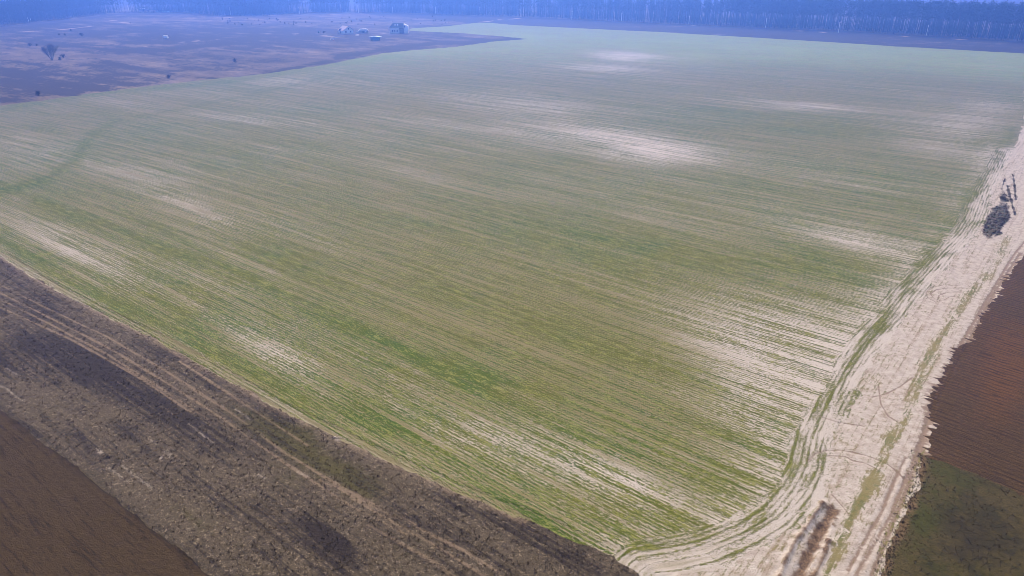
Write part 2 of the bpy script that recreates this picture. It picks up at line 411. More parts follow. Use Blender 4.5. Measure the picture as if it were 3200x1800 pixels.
f_sand = .62 * np.exp(-(sd / .26) ** 2) + blob([(250, 1138, 8, 5, 0, .6), (290, 1170, 10, 5, 0, .5), (860, 1195, 8, 8, 0, .4), (600, 1330, 14, 6, 0, .7), (920, 1190, 10, 6, 0, .6), (725, 1225, 10, 5, 0, .5), (850, 1105, 9, 5, 0, .8)])
side_d = np.min([line_dist(X, Y, l)[0] for l in SIDE], axis=0)
f_sand += .38 * np.exp(-(d_strip / .85) ** 2) * (PX < 1600)

# sandy road -----------------------------------------------------------------------
rd = np.min([line_dist(X, Y, l)[0] for l in RUTS], axis=0)
ld = np.min([line_dist(X, Y, l)[0] for l in LTRACK], axis=0)
md, _ = line_dist(X, Y, MEDIAN)
mw = .75 + .45 * (fbm(X / 4, Y / 4, 101, 3) - .5) * 2 + .008 * DIST * .3
r_grass = (.30 + .75 * fbm(X / 6, Y / 6, 115, 3)) * np.exp(-(md / np.maximum(mw * .85, .2)) ** 2) + blob([(2240, 1105, 22, 12, -40, .5), (2190, 1215, 18, 26, -20, .5), (2330, 1190, 12, 8, 0, .2), (2330, 785, 10, 6, 0, .5), (2310, 770, 8, 5, 0, .4), (2400, 745, 26, 30, -40, .25)])
d_crop2, _ = line_dist(X, Y, L_road_l[3:])
r_grass += .26 * np.exp(-(d_crop2 / 3.0) ** 2)
r_grass += .06 + .5 * (fbm(X / 3, Y / 3, 105, 4) - .5)
r_brown = .95 * np.exp(-(rd / .26) ** 2) + .55 * np.exp(-(ld / .3) ** 2) * 0 + .9 * arc + blob([(2290, 985, 26, 20, -40, .55), (2270, 1010, 20, 10, 0, .3), (2420, 600, 34, 8, -50, .3), (2170, 1110, 10, 22, 20, .5), (2150, 1145, 14, 18, 20, .4), (2230, 900, 10, 20, 30, .15), (2330, 880, 10, 30, 30, .2)]) \
    + .35 * (fbm(X / 3, Y / 3, 107, 4) - .5)
d_pr, _ = line_dist(X, Y, L_plough_r)
_uf, _vf = X * fd[0] + Y * fd[1], -X * fd[1] + Y * fd[0]
r_brown += (.42 + 2.6 * (fbm(_uf / 2.5, _vf / .30, 109, 3) - .5)) * np.exp(-(d_pr / 1.3) ** 2)
d_ve0, _ = line_dist(X, Y, L_verge)
r_grass += .5 * np.exp(-(d_ve0 / .9) ** 2)
r_brown += .3 * np.exp(-(d_ve0 / .6) ** 2)
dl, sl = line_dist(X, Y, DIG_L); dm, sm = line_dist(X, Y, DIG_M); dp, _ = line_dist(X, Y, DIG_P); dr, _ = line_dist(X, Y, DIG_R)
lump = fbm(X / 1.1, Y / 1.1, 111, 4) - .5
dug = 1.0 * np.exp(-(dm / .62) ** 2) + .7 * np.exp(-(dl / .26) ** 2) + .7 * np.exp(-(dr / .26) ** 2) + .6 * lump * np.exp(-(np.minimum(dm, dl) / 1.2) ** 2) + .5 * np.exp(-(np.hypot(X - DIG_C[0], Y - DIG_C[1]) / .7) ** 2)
r_brown = r_brown + 0
r_dug = np.clip(dug + .35 * (lump > .06) * np.exp(-(np.minimum(dm, dp) / .7) ** 2), 0, 1.2)  # dug brown soil; shaded darks of the ditch are put into this colour mask
WEED = [(3131, 598), (3117, 636), (3097, 660), (3086, 681), (3069, 716), (3066, 740), (3093, 747), (3124, 723), (3145, 698), (3155, 671), (3152, 636), (3145, 612)]
_wd, _ = line_dist(PX, PY, np.array(WEED + WEED[:1], float))
_wi = in_poly(PX, PY, WEED)
r_weed = .45 + np.where(_wi, _wd, -_wd) / 26
for pl_, w_ in (([(3148, 580), (3155, 610), (3165, 645), (3172, 668)], 5), ([(3166, 545), (3170, 580), (3174, 622)], 5), ([(3108, 738), (3130, 728)], 4), ([(3130, 590), (3140, 560)], 4)):
    r_weed = np.maximum(r_weed, .75 * np.exp(-(line_dist(PX, PY, np.array(pl_, float))[0] / w_) ** 2))
r_weed = np.clip(r_weed, -.6, .78) + .9 * (fbm(X / 3, Y / 3, 113, 4) - .5)

# weedy verge (lower right) ----------------------------------------------------------
d_ve, _ = line_dist(X, Y, L_verge)
v_dark = .36 + blob([(2480, 1350, 150, 70, 20, .16), (2560, 1260, 90, 40, 20, .12), (2420, 1400, 90, 50, 0, .1)]) - .5 * np.exp(-(d_ve / 2.2) ** 2) + .8 * (fbm(X / 4, Y / 4, 121, 4) - .5)
v_green = .38 + blob([(2320, 1310, 40, 40, 0, .5), (2400, 1190, 80, 26, 20, .3), (2300, 1250, 30, 40, 0, .15)]) + .6 * (fbm(X / 3, Y / 3, 125, 4) - .5)
v_tan = .7 * np.exp(-(d_ve / .8) ** 2) + blob([(2335, 1290, 14, 4, 10, .5), (2295, 1270, 20, 3, 25, .5), (2450, 1230, 160, 30, 20, .2)]) + .4 * (fbm(U / 5, V / 1.2, 127, 4) - .5)

# ploughed land ------------------------------------------------------------------------
p_red = .4 + blob([(2530, 930, 70, 120, 10, .55), (2400, 1150, 80, 40, 0, .1)]) + .5 * (fbm(X / 8, Y / 8, 131, 3) - .5)
d_pl, _ = line_dist(X, Y, L_plough_l)
p_edge = np.exp(-(d_pl / .30) ** 2)
p_pale = .15 + .5 * (fbm(U / 12, V / 2.0, 135, 4) - .5)

# meadow (upper left, and the dark strip before the forest) ---------------------------------
nm = fbm(U / 34, V / 7, 141, 5) - .5
nm2 = fbm(X / 40, Y / 24, 143, 4) - .5
m_dark = .50 + .85 * nm + .7 * nm2 + .5 * (fbm(X / 7, Y / 12, 145, 4) - .5) \
    + pline([([(250, 153), (330, 170), (450, 190), (520, 196), (560, 200)], 3.5, .5), ([(300, 132), (420, 125), (520, 117), (640, 100)], 7, .42), ([(60, 103), (180, 115), (300, 128)], 4, .45), ([(0, 182), (160, 208), (260, 225)], 7, .4), ([(0, 205), (100, 225), (200, 238)], 9, .45),
             ([(0, 172), (150, 190), (330, 215)], 4, .3), ([(850, 143), (960, 126), (1080, 110), (1200, 104), (1320, 98)], 5, .5), ([(700, 178), (850, 150)], 4, .45), ([(1000, 92), (1150, 108), (1200, 112)], 2.5, .35), ([(600, 195), (720, 183)], 3, .3)]) \
    + blob([(420, 95, 300, 18, 3, .30), (750, 80, 230, 12, 2, .34), (640, 150, 160, 14, 3, .2), (120, 60, 160, 10, -6, .2), (1180, 98, 120, 5, 6, .2), (900, 120, 150, 8, 0, .12)]) \
    - blob([(540, 119, 70, 5, -5, .5), (430, 113, 200, 4, -2, .25), (250, 105, 70, 4, 5, .4), (90, 140, 130, 14, 4, .25), (300, 150, 140, 10, 4, .18), (130, 255, 140, 10, -8, .35), (420, 212, 180, 9, -8, .35), (700, 165, 120, 10, -6, .25),
            (850, 128, 200, 8, -3, .22), (1100, 100, 120, 4, 4, .25), (840, 41, 60, 2.5, 0, .4), (480, 50, 250, 6, 0, .28), (880, 58, 220, 6, 0, .2), (160, 48, 120, 4, -6, .15), (1240, 97, 60, 4, 5, .3)])
plot = in_poly(qx, qy, [(425, 90), (443, 87), (443, 96), (427, 97)])
m_dark += .6 * plot
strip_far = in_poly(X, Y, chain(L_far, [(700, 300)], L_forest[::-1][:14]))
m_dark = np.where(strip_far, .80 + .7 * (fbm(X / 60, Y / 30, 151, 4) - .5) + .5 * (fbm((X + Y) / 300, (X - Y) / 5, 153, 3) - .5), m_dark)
PATHS = [W([(1500, 70), (1560, 62), (1640, 56), (1720, 56)]), W([(2040, 74), (2200, 82), (2400, 91), (2620, 104), (2800, 113), (2950, 121), (3070, 125), (3200, 129)]),
         W([(312, 57), (352, 64), (400, 73)]), W([(560, 55), (620, 63), (700, 66)]), W([(560, 56), (700, 56), (850, 49), (1000, 42)]), W([(0, 104), (100, 98), (200, 92), (300, 80)]),
         W([(440, 148), (580, 131), (700, 122)]), W([(820, 106), (930, 106)]), W([(980, 48), (1060, 46), (1155, 47)]), W([(1290, 102), (1330, 104)]), W([(1185, 104), (1250, 106)]), W([(1010, 112), (1060, 118)])]
pd_ = np.min([line_dist(X, Y, l)[0] / w for l, w in zip(PATHS, (3.5, 1.3, 1.5, 1.5, 3, 2.5, 1.2, 2, 4, 3, 2, 3))], axis=0)
m_path = np.exp(-pd_ ** 2) + blob([(470, 47, 150, 3, 0, .2)])
for l in PATHS[:1]:
    pass
d_fo, _ = line_dist(X, Y, L_forest)
m_tan = .45 + 1.0 * nm2 + .7 * n_str + .3 * np.exp(-(d_fo / 9) ** 2)

# relief -------------------------------------------------------------------------------
Z = .05 * (fbm(X / 5, Y / 5, 161, 3) - .5)
Z += -.10 * np.exp(-(rd / .22) ** 2) - .03 * arc
Z += -.09 * np.exp(-(side_d / .2) ** 2) * (PX < 1800) + .10 * np.exp(-((d_strip - 1.6) / .4) ** 2)
Z += -.15 * np.exp(-(d_pl / .28) ** 2)
Z += .24 * np.exp(-(dl / .28) ** 2) - .22 * np.exp(-(dm / .6) ** 2) + .13 * np.exp(-(dp / .25) ** 2) + .15 * np.exp(-(dr / .22) ** 2) \
    + .42 * lump * np.exp(-(np.minimum(np.minimum(dm, dl), dr) / .7) ** 2) - .16 * np.exp(-(np.hypot(X - DIG_C[0], Y - DIG_C[1]) / .7) ** 2)
Z = np.where(DIST > 300, 0, Z)

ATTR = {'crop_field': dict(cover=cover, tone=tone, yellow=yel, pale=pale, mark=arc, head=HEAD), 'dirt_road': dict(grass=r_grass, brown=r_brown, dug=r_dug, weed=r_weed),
        'fallow_strip': dict(dark=f_dark, olive=f_olive, pale=f_pale, sand=f_sand), 'weedy_verge': dict(dark=v_dark, olive=v_green, tan=v_tan),
        'ploughed_field': dict(red=p_red, edge=p_edge, pale=p_pale), 'meadow': dict(dark=m_dark, path=m_path, tan=m_tan), 'ground': dict(dark=m_dark, path=m_path, tan=m_tan)}

def region_object(name, fmask, mat):
    f = F[fmask]
    ids, inv = np.unique(f, return_inverse=True)
    me = bpy.data.meshes.new(name)
    me.vertices.add(len(ids))
    co = np.stack([X[ids], Y[ids], Z[ids]], 1).astype(np.float32)
    me.vertices.foreach_set('co', co.ravel())
    me.loops.add(f.size)
    me.loops.foreach_set('vertex_index', inv.astype(np.int32).ravel())
    me.polygons.add(len(f))
    me.polygons.foreach_set('loop_start', np.arange(0, f.size, 3, dtype=np.int32))
    me.polygons.foreach_set('use_smooth', np.ones(len(f), dtype=bool))
    me.update(calc_edges=True)
    for an, arr in ATTR[name].items():
        at = me.attributes.new(an, 'FLOAT', 'POINT')
        at.data.foreach_set('value', arr[ids].astype(np.float32))
    at = me.attributes.new('rows', 'FLOAT_VECTOR', 'POINT')
    at.data.foreach_set('vector', np.stack([U[ids], V[ids], 0 * U[ids]], 1).astype(np.float32).ravel())
    at = me.attributes.new('rows_head', 'FLOAT_VECTOR', 'POINT')
    at.data.foreach_set('vector', np.stack([(U2 / 4 if name == 'dirt_road' else U2)[ids], (V3_ if name == 'dirt_road' else V2_)[ids], 0 * U[ids]], 1).astype(np.float32).ravel())
    me.materials.append(mat)
    o = bpy.data.objects.new(name, me)
    COL.objects.link(o)
    o['kind'] = 'structure'
    return o

# ------------------------------------------------------------------ materials
class N:
    def __init__(s, name, rough_=.95):
        s.m = bpy.data.materials.new(name)
        s.m.use_nodes = True
        s.t = s.m.node_tree
        s.b = s.t.nodes['Principled BSDF']
        s.b.inputs['Roughness'].default_value = rough_
        s.b.inputs['Specular IOR Level'].default_value = .12
    def new(s, k): return s.t.nodes.new(k)
    def put(s, sock, v):
        if hasattr(v, 'links') or hasattr(v, 'is_output'):
            s.t.links.new(v, sock)
        elif isinstance(v, (tuple, list)) and len(v) == 3 and sock.type == 'RGBA':
            sock.default_value = (*v, 1)
        else:
            sock.default_value = v
    def attr(s, n, vec=False):
        a = s.new('ShaderNodeAttribute'); a.attribute_name = n
        return a.outputs['Vector'] if vec else a.outputs['Fac']
    def math(s, op, a, b=0.0, c=0.0, clamp=False):
        n = s.new('ShaderNodeMath'); n.operation = op; n.use_clamp = clamp
        s.put(n.inputs[0], a); s.put(n.inputs[1], b); s.put(n.inputs[2], c)
        return n.outputs[0]
    def scale(s, vec, sc):
        n = s.new('ShaderNodeVectorMath'); n.operation = 'MULTIPLY'
        s.put(n.inputs[0], vec); n.inputs[1].default_value = sc
        return n.outputs[0]
    def noise(s, vec, sc=1.0, detail=3.0, ro=.55, dist=0.0):
        n = s.new('ShaderNodeTexNoise'); n.noise_dimensions = '3D'
        s.put(n.inputs['Vector'], vec); n.inputs['Scale'].default_value = sc
        n.inputs['Detail'].default_value = detail; n.inputs['Roughness'].default_value = ro; n.inputs['Distortion'].default_value = dist
        return n.outputs['Fac']
    def sstep(s, x, lo, hi):
        n = s.new('ShaderNodeMapRange'); n.interpolation_type = 'SMOOTHSTEP'
        s.put(n.inputs[0], x); n.inputs[1].default_value = lo; n.inputs[2].default_value = hi
        return n.outputs[0]
    def mix(s, f, a, b):
        n = s.new('ShaderNodeMix'); n.data_type = 'RGBA'
        s.put(n.inputs[0], f); s.put(n.inputs[6], a); s.put(n.inputs[7], b)
        return n.outputs[2]
    def bump(s, h, dist, strength=1.0):
        n = s.new('ShaderNodeBump'); n.inputs['Distance'].default_value = dist; n.inputs['Strength'].default_value = strength
        s.put(n.inputs['Height'], h)
        s.t.links.new(n.outputs[0], s.b.inputs['Normal'])
    def pos(s): return s.new('ShaderNodeNewGeometry').outputs['Position']
    def col(s, c): s.put(s.b.inputs['Base Color'], c); return s.m
    def jit(s, base, *terms):
        """base + sum k*(noise-.5)"""
        x = base
        for n, k in terms:
            x = s.math('MULTIPLY_ADD', s.math('SUBTRACT', n, .5), k, x)
        return x

def mat_crop():
    n = N('winter crop on sandy soil')
    pos = n.pos()
    mx_ = n.new('ShaderNodeMix'); mx_.data_type = 'VECTOR'
    n.put(mx_.inputs[0], n.math('GREATER_THAN', n.jit(n.attr('head'), (n.noise(pos, 1.5, 2), 2.5)), 0)); n.put(mx_.inputs[4], n.attr('rows', True)); n.put(mx_.inputs[5], n.attr('rows_head', True))
    rows = mx_.outputs[1]
    n1 = n.noise(n.scale(rows, (1.0, 3.4, 1)), 1, 2, .6)
    n6 = n.noise(n.scale(rows, (.30, 1.3, 1)), 1, 2, .6)
    n2 = n.noise(n.scale(rows, (.05, 2.0, 1)), 1, 1, .5)
    n7 = n.noise(n.scale(rows, (.024, .75, 1)), 1, 1, .5)
    n5 = n.noise(n.scale(rows, (.012, .26, 1)), 1, 1, .5)
    n3 = n.noise(n.scale(rows, (2.6, 5.0, 1)), 1, 2, .65)
    n4 = n.noise(pos, .10, 5, .62)
    w = n.new('ShaderNodeTexWave'); w.wave_type = 'BANDS'; w.bands_direction = 'Y'; w.wave_profile = 'SIN'
    n.put(w.inputs['Vector'], rows); w.inputs['Scale'].default_value = 1 / .5 * 2 * math.pi / 20; w.inputs['Distortion'].default_value = 1.2
    w.inputs['Detail'].default_value = 1; w.inputs['Detail Scale'].default_value = .6
    cov = n.jit(n.attr('cover'), (n1, 1.5), (n6, 1.1), (n2, 1.9), (n7, 1.05), (n5, .55), (n3, 2.6), (n4, .7), (w.outputs['Fac'], .36))
    m = n.sstep(cov, .24, .86)
    g = n.mix(n.sstep(n.jit(n.attr('yellow'), (n4, 1.6), (n1, .8)), .2, .9), C['green'], C['olive'])
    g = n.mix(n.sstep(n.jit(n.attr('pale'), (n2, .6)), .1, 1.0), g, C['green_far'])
    straw = n.sstep(n.jit(n3, (n6, .7)), .50, .66)
    g = n.mix(n.math('MULTIPLY', straw, .42), g, C['straw'])
    soil = n.mix(n.sstep(n.jit(n.attr('tone'), (n4, 1.0), (n3, .8), (n2, 1.4)), .0, 1.05), C['earth'], C['sand'])
    c = n.mix(m, soil, g)
    c = n.mix(n.math('MULTIPLY', n.attr('mark'), .7), c, C['rut'])
    n.bump(n.math('MULTIPLY_ADD', m, .8, n3), .08, .9)
    return n.col(c)

def mat_road():
    n = N('sandy dirt track')
    pos, rows = n.pos(), n.attr('rows_head', True)
    a = n.noise(pos, 1.1, 5, .65); b = n.noise(pos, 5.0, 4, .65); c_ = n.noise(n.scale(rows, (.8, 3.2, 1)), 1, 4, .65); d = n.noise(pos, .25, 4, .6)
    base = n.mix(n.sstep(a, .35, .65), C['sand'], C['sand2'])
    base = n.mix(n.math('MULTIPLY', n.sstep(b, .54, .72), .35), base, C['rut'])
    ln = n.noise(n.scale(rows, (.05, 1.6, 1)), 1, 5, .7)
    base = n.mix(n.math('MULTIPLY', n.sstep(n.jit(ln, (a, .4)), .50, .66), .75), base, C['rut2'])
    br = n.sstep(n.jit(n.attr('brown'), (a, .5), (b, .7), (ln, .7)), .28, .9)
    base = n.mix(br, base, C['rut'])
    g = n.sstep(n.jit(n.attr('grass'), (a, .8), (b, 2.2), (c_, 2.4), (ln, 1.8), (d, .8)), .42, .80)
    gc = n.mix(n.sstep(n.jit(d, (a, 1.0)), .35, .65), C['olive'], C['straw_d'])
    base = n.mix(n.math('MULTIPLY', g, .85), base, gc)
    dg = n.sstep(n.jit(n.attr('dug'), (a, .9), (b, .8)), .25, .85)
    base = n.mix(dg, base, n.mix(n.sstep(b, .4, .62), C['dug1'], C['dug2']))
    wd = n.sstep(n.jit(n.attr('weed'), (a, .7), (b, .8)), .35, .62)
    base = n.mix(wd, base, n.mix(n.sstep(n.jit(a, (b, .8)), .46, .66), C['weed_dark'], C['weed_brown']))
    n.bump(n.math('MULTIPLY_ADD', a, 1.5, b), .09, .8)
    return n.col(base)

def mat_fallow():
    n = N('fallow strip of dead weeds')
    pos, rows = n.pos(), n.attr('rows', True)
    a = n.noise(pos, 1.3, 5, .68); b = n.noise(pos, 8.0, 4, .72, .8); c_ = n.noise(n.scale(rows, (.06, 1.9, 1)), 1, 5, .72); d = n.noise(pos, .22, 5, .6)
    e = n.noise(pos, 3.0, 2, .6, 1.5)
    base = n.mix(n.sstep(b, .36, .66), C['f_brown'], C['f_tan'])
    base = n.mix(n.math('MULTIPLY', n.sstep(e, .55, .68), .7), base, C['f_straw'])
    o = n.sstep(n.jit(n.attr('olive'), (a, 1.0), (b, 1.0), (d, .6)), .25, .8)
    base = n.mix(n.math('MULTIPLY', o, .8), base, C['f_olive'])
    dk = n.sstep(n.jit(n.attr('dark'), (a, 1.0), (b, 1.8), (c_, 2.3), (d, .8)), .28, .84)
    base = n.mix(n.math('MULTIPLY', dk, .92), base, n.mix(n.sstep(b, .4, .65), C['f_dark'], C['f_dark2']))
    pl = n.sstep(n.jit(n.attr('pale'), (a, .6), (b, 1.1), (c_, 1.6)), .25, .85)
    base = n.mix(n.math('MULTIPLY', pl, .75), base, C['f_pale'])
    sa = n.sstep(n.jit(n.attr('sand'), (a, 1.3), (b, 1.9)), .35, .95)
    base = n.mix(sa, base, C['sand2'])
    n.bump(n.math('MULTIPLY_ADD', a, 1.2, b), .16, .9)
    return n.col(base)

def mat_verge():
    n = N('dark weedy verge')
    pos, rows = n.pos(), n.attr('rows', True)
    a = n.noise(pos, 1.2, 5, .68); b = n.noise(pos, 6.0, 4, .7, .8); d = n.noise(pos, .3, 4, .6); c_ = n.noise(n.scale(rows, (.8, 3.5, 1)), 1, 4, .65)
    base = n.mix(n.sstep(b, .36, .66), C['v_brown'], C['v_tan'])
    g = n.sstep(n.jit(n.attr('olive'), (a, 1.0), (b, .8), (d, .7)), .25, .75)
    base = n.mix(n.math('MULTIPLY', g, .8), base, C['v_green'])
    dk = n.sstep(n.jit(n.attr('dark'), (a, 1.0), (b, 1.4), (c_, .9), (d, .8)), .15, .95)
    base = n.mix(n.math('MULTIPLY', dk, .9), base, C['v_dark'])
    t = n.sstep(n.jit(n.attr('tan'), (a, .7), (b, 1.0), (c_, .8)), .3, .9)
    base = n.mix(n.math('MULTIPLY', t, .75), base, C['v_straw'])
    n.bump(n.math('MULTIPLY_ADD', a, .8, b), .09, .8)
    return n.col(base)

def mat_plough(nm, c1, c2, c3, turn, fur):
    n = N(nm)
    pos, rows = n.pos(), n.attr('rows', True)
    if turn:
        mp = n.new('ShaderNodeMapping'); mp.inputs['Rotation'].default_value = (0, 0, R(turn)); n.put(mp.inputs['Vector'], rows); rows = mp.outputs[0]
    a = n.noise(pos, 2.2, 5, .7); b = n.noise(pos, 8.0, 3, .7); f = n.noise(n.scale(rows, (.12, 1.9, 1)), 1, 4, .6); f2 = n.noise(n.scale(rows, (.5, 5.0, 1)), 1, 3, .6)
    base = n.mix(n.sstep(n.jit(a, (b, 1.2), (f2, .9 * fur)), .3, .7), c1, c2)
    base = n.mix(n.math('MULTIPLY', n.sstep(n.jit(n.attr('red'), (f, 1.2), (a, .8)), .3, .9), .7), base, c3)
    base = n.mix(n.math('MULTIPLY', n.sstep(n.jit(f, (f2, .8)), .52, .70), .7), base, tuple(v * .4 for v in c1))
    if fur > .5:
        w = n.new('ShaderNodeTexWave'); w.wave_type = 'BANDS'; w.bands_direction = 'Y'; w.wave_profile = 'SIN'
        n.put(w.inputs['Vector'], rows); w.inputs['Scale'].default_value = 1 / .85 * 2 * math.pi / 20; w.inputs['Distortion'].default_value = 4.5; w.inputs['Detail'].default_value = 3; w.inputs['Detail Scale'].default_value = 1.2
        base = n.mix(n.math('MULTIPLY', n.sstep(n.jit(w.outputs['Fac'], (f2, 2.2), (f, 1.4), (a, .8)),   .45, 1.05), .5), base, tuple(v * .38 for v in c1))
    base = n.mix(n.math('MULTIPLY', n.sstep(b, .57, .70), .6), base, C['clod'])
    base = n.mix(n.math('MULTIPLY', n.attr('edge'), .75), base, tuple(v * .4 for v in c1))
    n.bump(n.math('MULTIPLY_ADD', a, 1.6, n.math('MULTIPLY_ADD', f2, 1.2 * fur, b)), .10, 1.0)
    return n.col(base)

def mat_meadow(nm):
    n = N(nm)
    pos, rows = n.pos(), n.attr('rows', True)
    a = n.noise(n.scale(rows, (.12, .6, 1)), 1, 5, .7); b = n.noise(pos, .8, 5, .7); d = n.noise(n.scale(rows, (.02, .12, 1)), 1, 4, .6)
    base = n.mix(n.sstep(n.jit(n.attr('tan'), (b, 1.3), (a, .8)), .1, .9), C['m_brown'], C['m_tan'])
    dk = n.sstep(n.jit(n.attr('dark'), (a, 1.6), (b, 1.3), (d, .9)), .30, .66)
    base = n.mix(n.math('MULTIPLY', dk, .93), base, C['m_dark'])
    p = n.sstep(n.jit(n.attr('path'), (b, .9)), .3, .8)
    base = n.mix(n.math('MULTIPLY', p, .9), base, C['m_path'])
    n.bump(b, .3, .6)
    return n.col(base)

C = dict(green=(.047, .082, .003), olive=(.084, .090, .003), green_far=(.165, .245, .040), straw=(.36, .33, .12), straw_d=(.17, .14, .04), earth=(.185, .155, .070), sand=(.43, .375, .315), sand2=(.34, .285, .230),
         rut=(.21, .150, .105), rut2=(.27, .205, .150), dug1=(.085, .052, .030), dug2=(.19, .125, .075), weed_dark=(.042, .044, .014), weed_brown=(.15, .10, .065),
         f_brown=(.056, .042, .022), f_tan=(.142, .108, .066), f_straw=(.32, .25, .18), f_olive=(.074, .064, .012), f_dark=(.016, .011, .010), f_dark2=(.042, .031, .022), f_pale=(.25, .18, .115),
         v_brown=(.042, .032, .006), v_tan=(.085, .064, .022), v_green=(.040, .044, .003), v_dark=(.022, .017, .006), v_straw=(.18, .11, .055),
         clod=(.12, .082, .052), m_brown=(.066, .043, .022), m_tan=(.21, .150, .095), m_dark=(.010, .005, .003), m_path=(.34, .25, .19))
M_meadow = mat_meadow('dry meadow grass')
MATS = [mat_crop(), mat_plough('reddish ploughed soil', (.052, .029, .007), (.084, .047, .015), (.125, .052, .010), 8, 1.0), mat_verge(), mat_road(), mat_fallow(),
        mat_plough('brown ploughed soil', (.040, .025, .008), (.066, .042, .018), (.052, .030, .010), 0, .25), M_meadow]
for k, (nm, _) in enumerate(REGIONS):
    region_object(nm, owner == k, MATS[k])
region_object('ground', owner == -1, M_meadow)

# ------------------------------------------------------------------ simple materials for built things
def plain(name, c, rgh=.85, var=.18, sc=1.5):
    n = N(name, rgh)
    a = n.noise(n.pos(), sc, 4, .6)
    return n.col(n.mix(n.sstep(a, .3, .7), tuple(v * (1 - var) for v in c), tuple(min(1, v * (1 + var)) for v in c)))
M = dict(white=plain('white render', (.86, .82, .76), .85, .06), whitegrey=plain('grey white blockwork', (.84, .80, .76), .85, .08), roof_pale=plain('pale pinkish roof tiles', (.50, .36, .32), .7, .12, 3),
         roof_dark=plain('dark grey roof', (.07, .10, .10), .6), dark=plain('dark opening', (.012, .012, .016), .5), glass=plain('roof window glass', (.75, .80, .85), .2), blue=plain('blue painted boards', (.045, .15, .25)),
         blue_l=plain('pale blue metal roof', (.30, .42, .50), .5), grey=plain('weathered grey blocks', (.32, .30, .29)), concrete=plain('concrete post', (.86, .82, .78), .8, .06), steel=plain('galvanised steel', (.35, .35, .36), .5),
         brick=plain('red brick', (.35, .16, .10)), timber=plain('pale boards', (.62, .52, .45)), sheet=plain('white sheet', (.8, .8, .8)), bark=plain('dark bark', (.10, .085, .075), .95, .3, 4),
         pine_bark=plain('pine bark', (.034, .026, .022), .95, .35, .4), needles=plain('pine needles', (.020, .032, .020), .9, .35, .3), twigs=plain('bare twigs', (.045, .036, .034), .95, .3, .3), pink=plain('pinkish roof sheet', (.48, .36, .34)),
         cyan=plain('pale blue fence', (.40, .62, .66)), drygrass=plain('dry grass stalks', (.17, .12, .07), .95, .35, .3), weeds=plain('dead weed stalks', (.095, .072, .046), .95, .5, .8), shrub=plain('dark shrub twigs', (.045, .042, .034), .95, .3, .5),
         stone=plain('pale broken stone', (.36, .30, .25)), roof_far=plain('grey roof', (.24, .24, .27)))

def tag(o, label=None, cat=None, group=None, kind=None):
    if label: o['label'] = label
    if cat: o['category'] = cat
    if group: o['group'] = group
    if kind: o['kind'] = kind
    return o

def empty(name, loc, rz=0, label=None, cat=None, group=None):
    o = bpy.data.objects.new(name, None)
    o.empty_display_size = .5
    COL.objects.link(o)
    o.location = loc
    o.rotation_euler = (0, 0, rz)
    return tag(o, label, cat, group)

class MB:
    def __init__(s): s.v, s.f = [], []
    def add(s, vs_, fs):
        n = len(s.v); s.v += [tuple(v) for v in vs_]; s.f += [tuple(n + i for i in f) for f in fs]
        return s
    def box(s, x0, x1, y0, y1, z0, z1):
        return s.add([(x0, y0, z0), (x1, y0, z0), (x1, y1, z0), (x0, y1, z0), (x0, y0, z1), (x1, y0, z1), (x1, y1, z1), (x0, y1, z1)],
                     [(0, 3, 2, 1), (4, 5, 6, 7), (0, 1, 5, 4), (1, 2, 6, 5), (2, 3, 7, 6), (3, 0, 4, 7)])
    def tube(s, p, q, r0, r1, n=6):
        p, q = Vector(p), Vector(q)
        z = (q - p).normalized()
        x = z.orthogonal().normalized(); y = z.cross(x)
        vs_ = []
        for c, r_ in ((p, r0), (q, r1)):
            vs_ += [c + (x * math.cos(2 * math.pi * i / n) + y * math.sin(2 * math.pi * i / n)) * r_ for i in range(n)]
        return s.add(vs_, [(i, (i + 1) % n, n + (i + 1) % n, n + i) for i in range(n)] + [tuple(range(n))[::-1], tuple(range(n, 2 * n))])
    def prism(s, prof, y0, y1):
        """closed profile in x,z swept along y"""
        n = len(prof)
        return s.add([(x, y0, z) for x, z in prof] + [(x, y1, z) for x, z in prof], [tuple(range(n)), tuple(range(n, 2 * n))[::-1]] + [(i, n + i, n + (i + 1) % n, (i + 1) % n) for i in range(n)])
    def mesh(s, name, mat):
        me = bpy.data.meshes.new(name)
        me.from_pydata(s.v, [], s.f)
        bm = bmesh.new(); bm.from_mesh(me); bmesh.ops.recalc_face_normals(bm, faces=bm.faces); bm.to_mesh(me); bm.free()
        me.materials.append(mat)
        return me
    def build(s, name, mat, parent=None):
        o = bpy.data.objects.new(name, s.mesh(name, mat))
        COL.objects.link(o)
        o.parent = parent
        return o

def G3(x, y, z=0.0):
    a = gp(x, y)
    return (a[0], a[1], z)

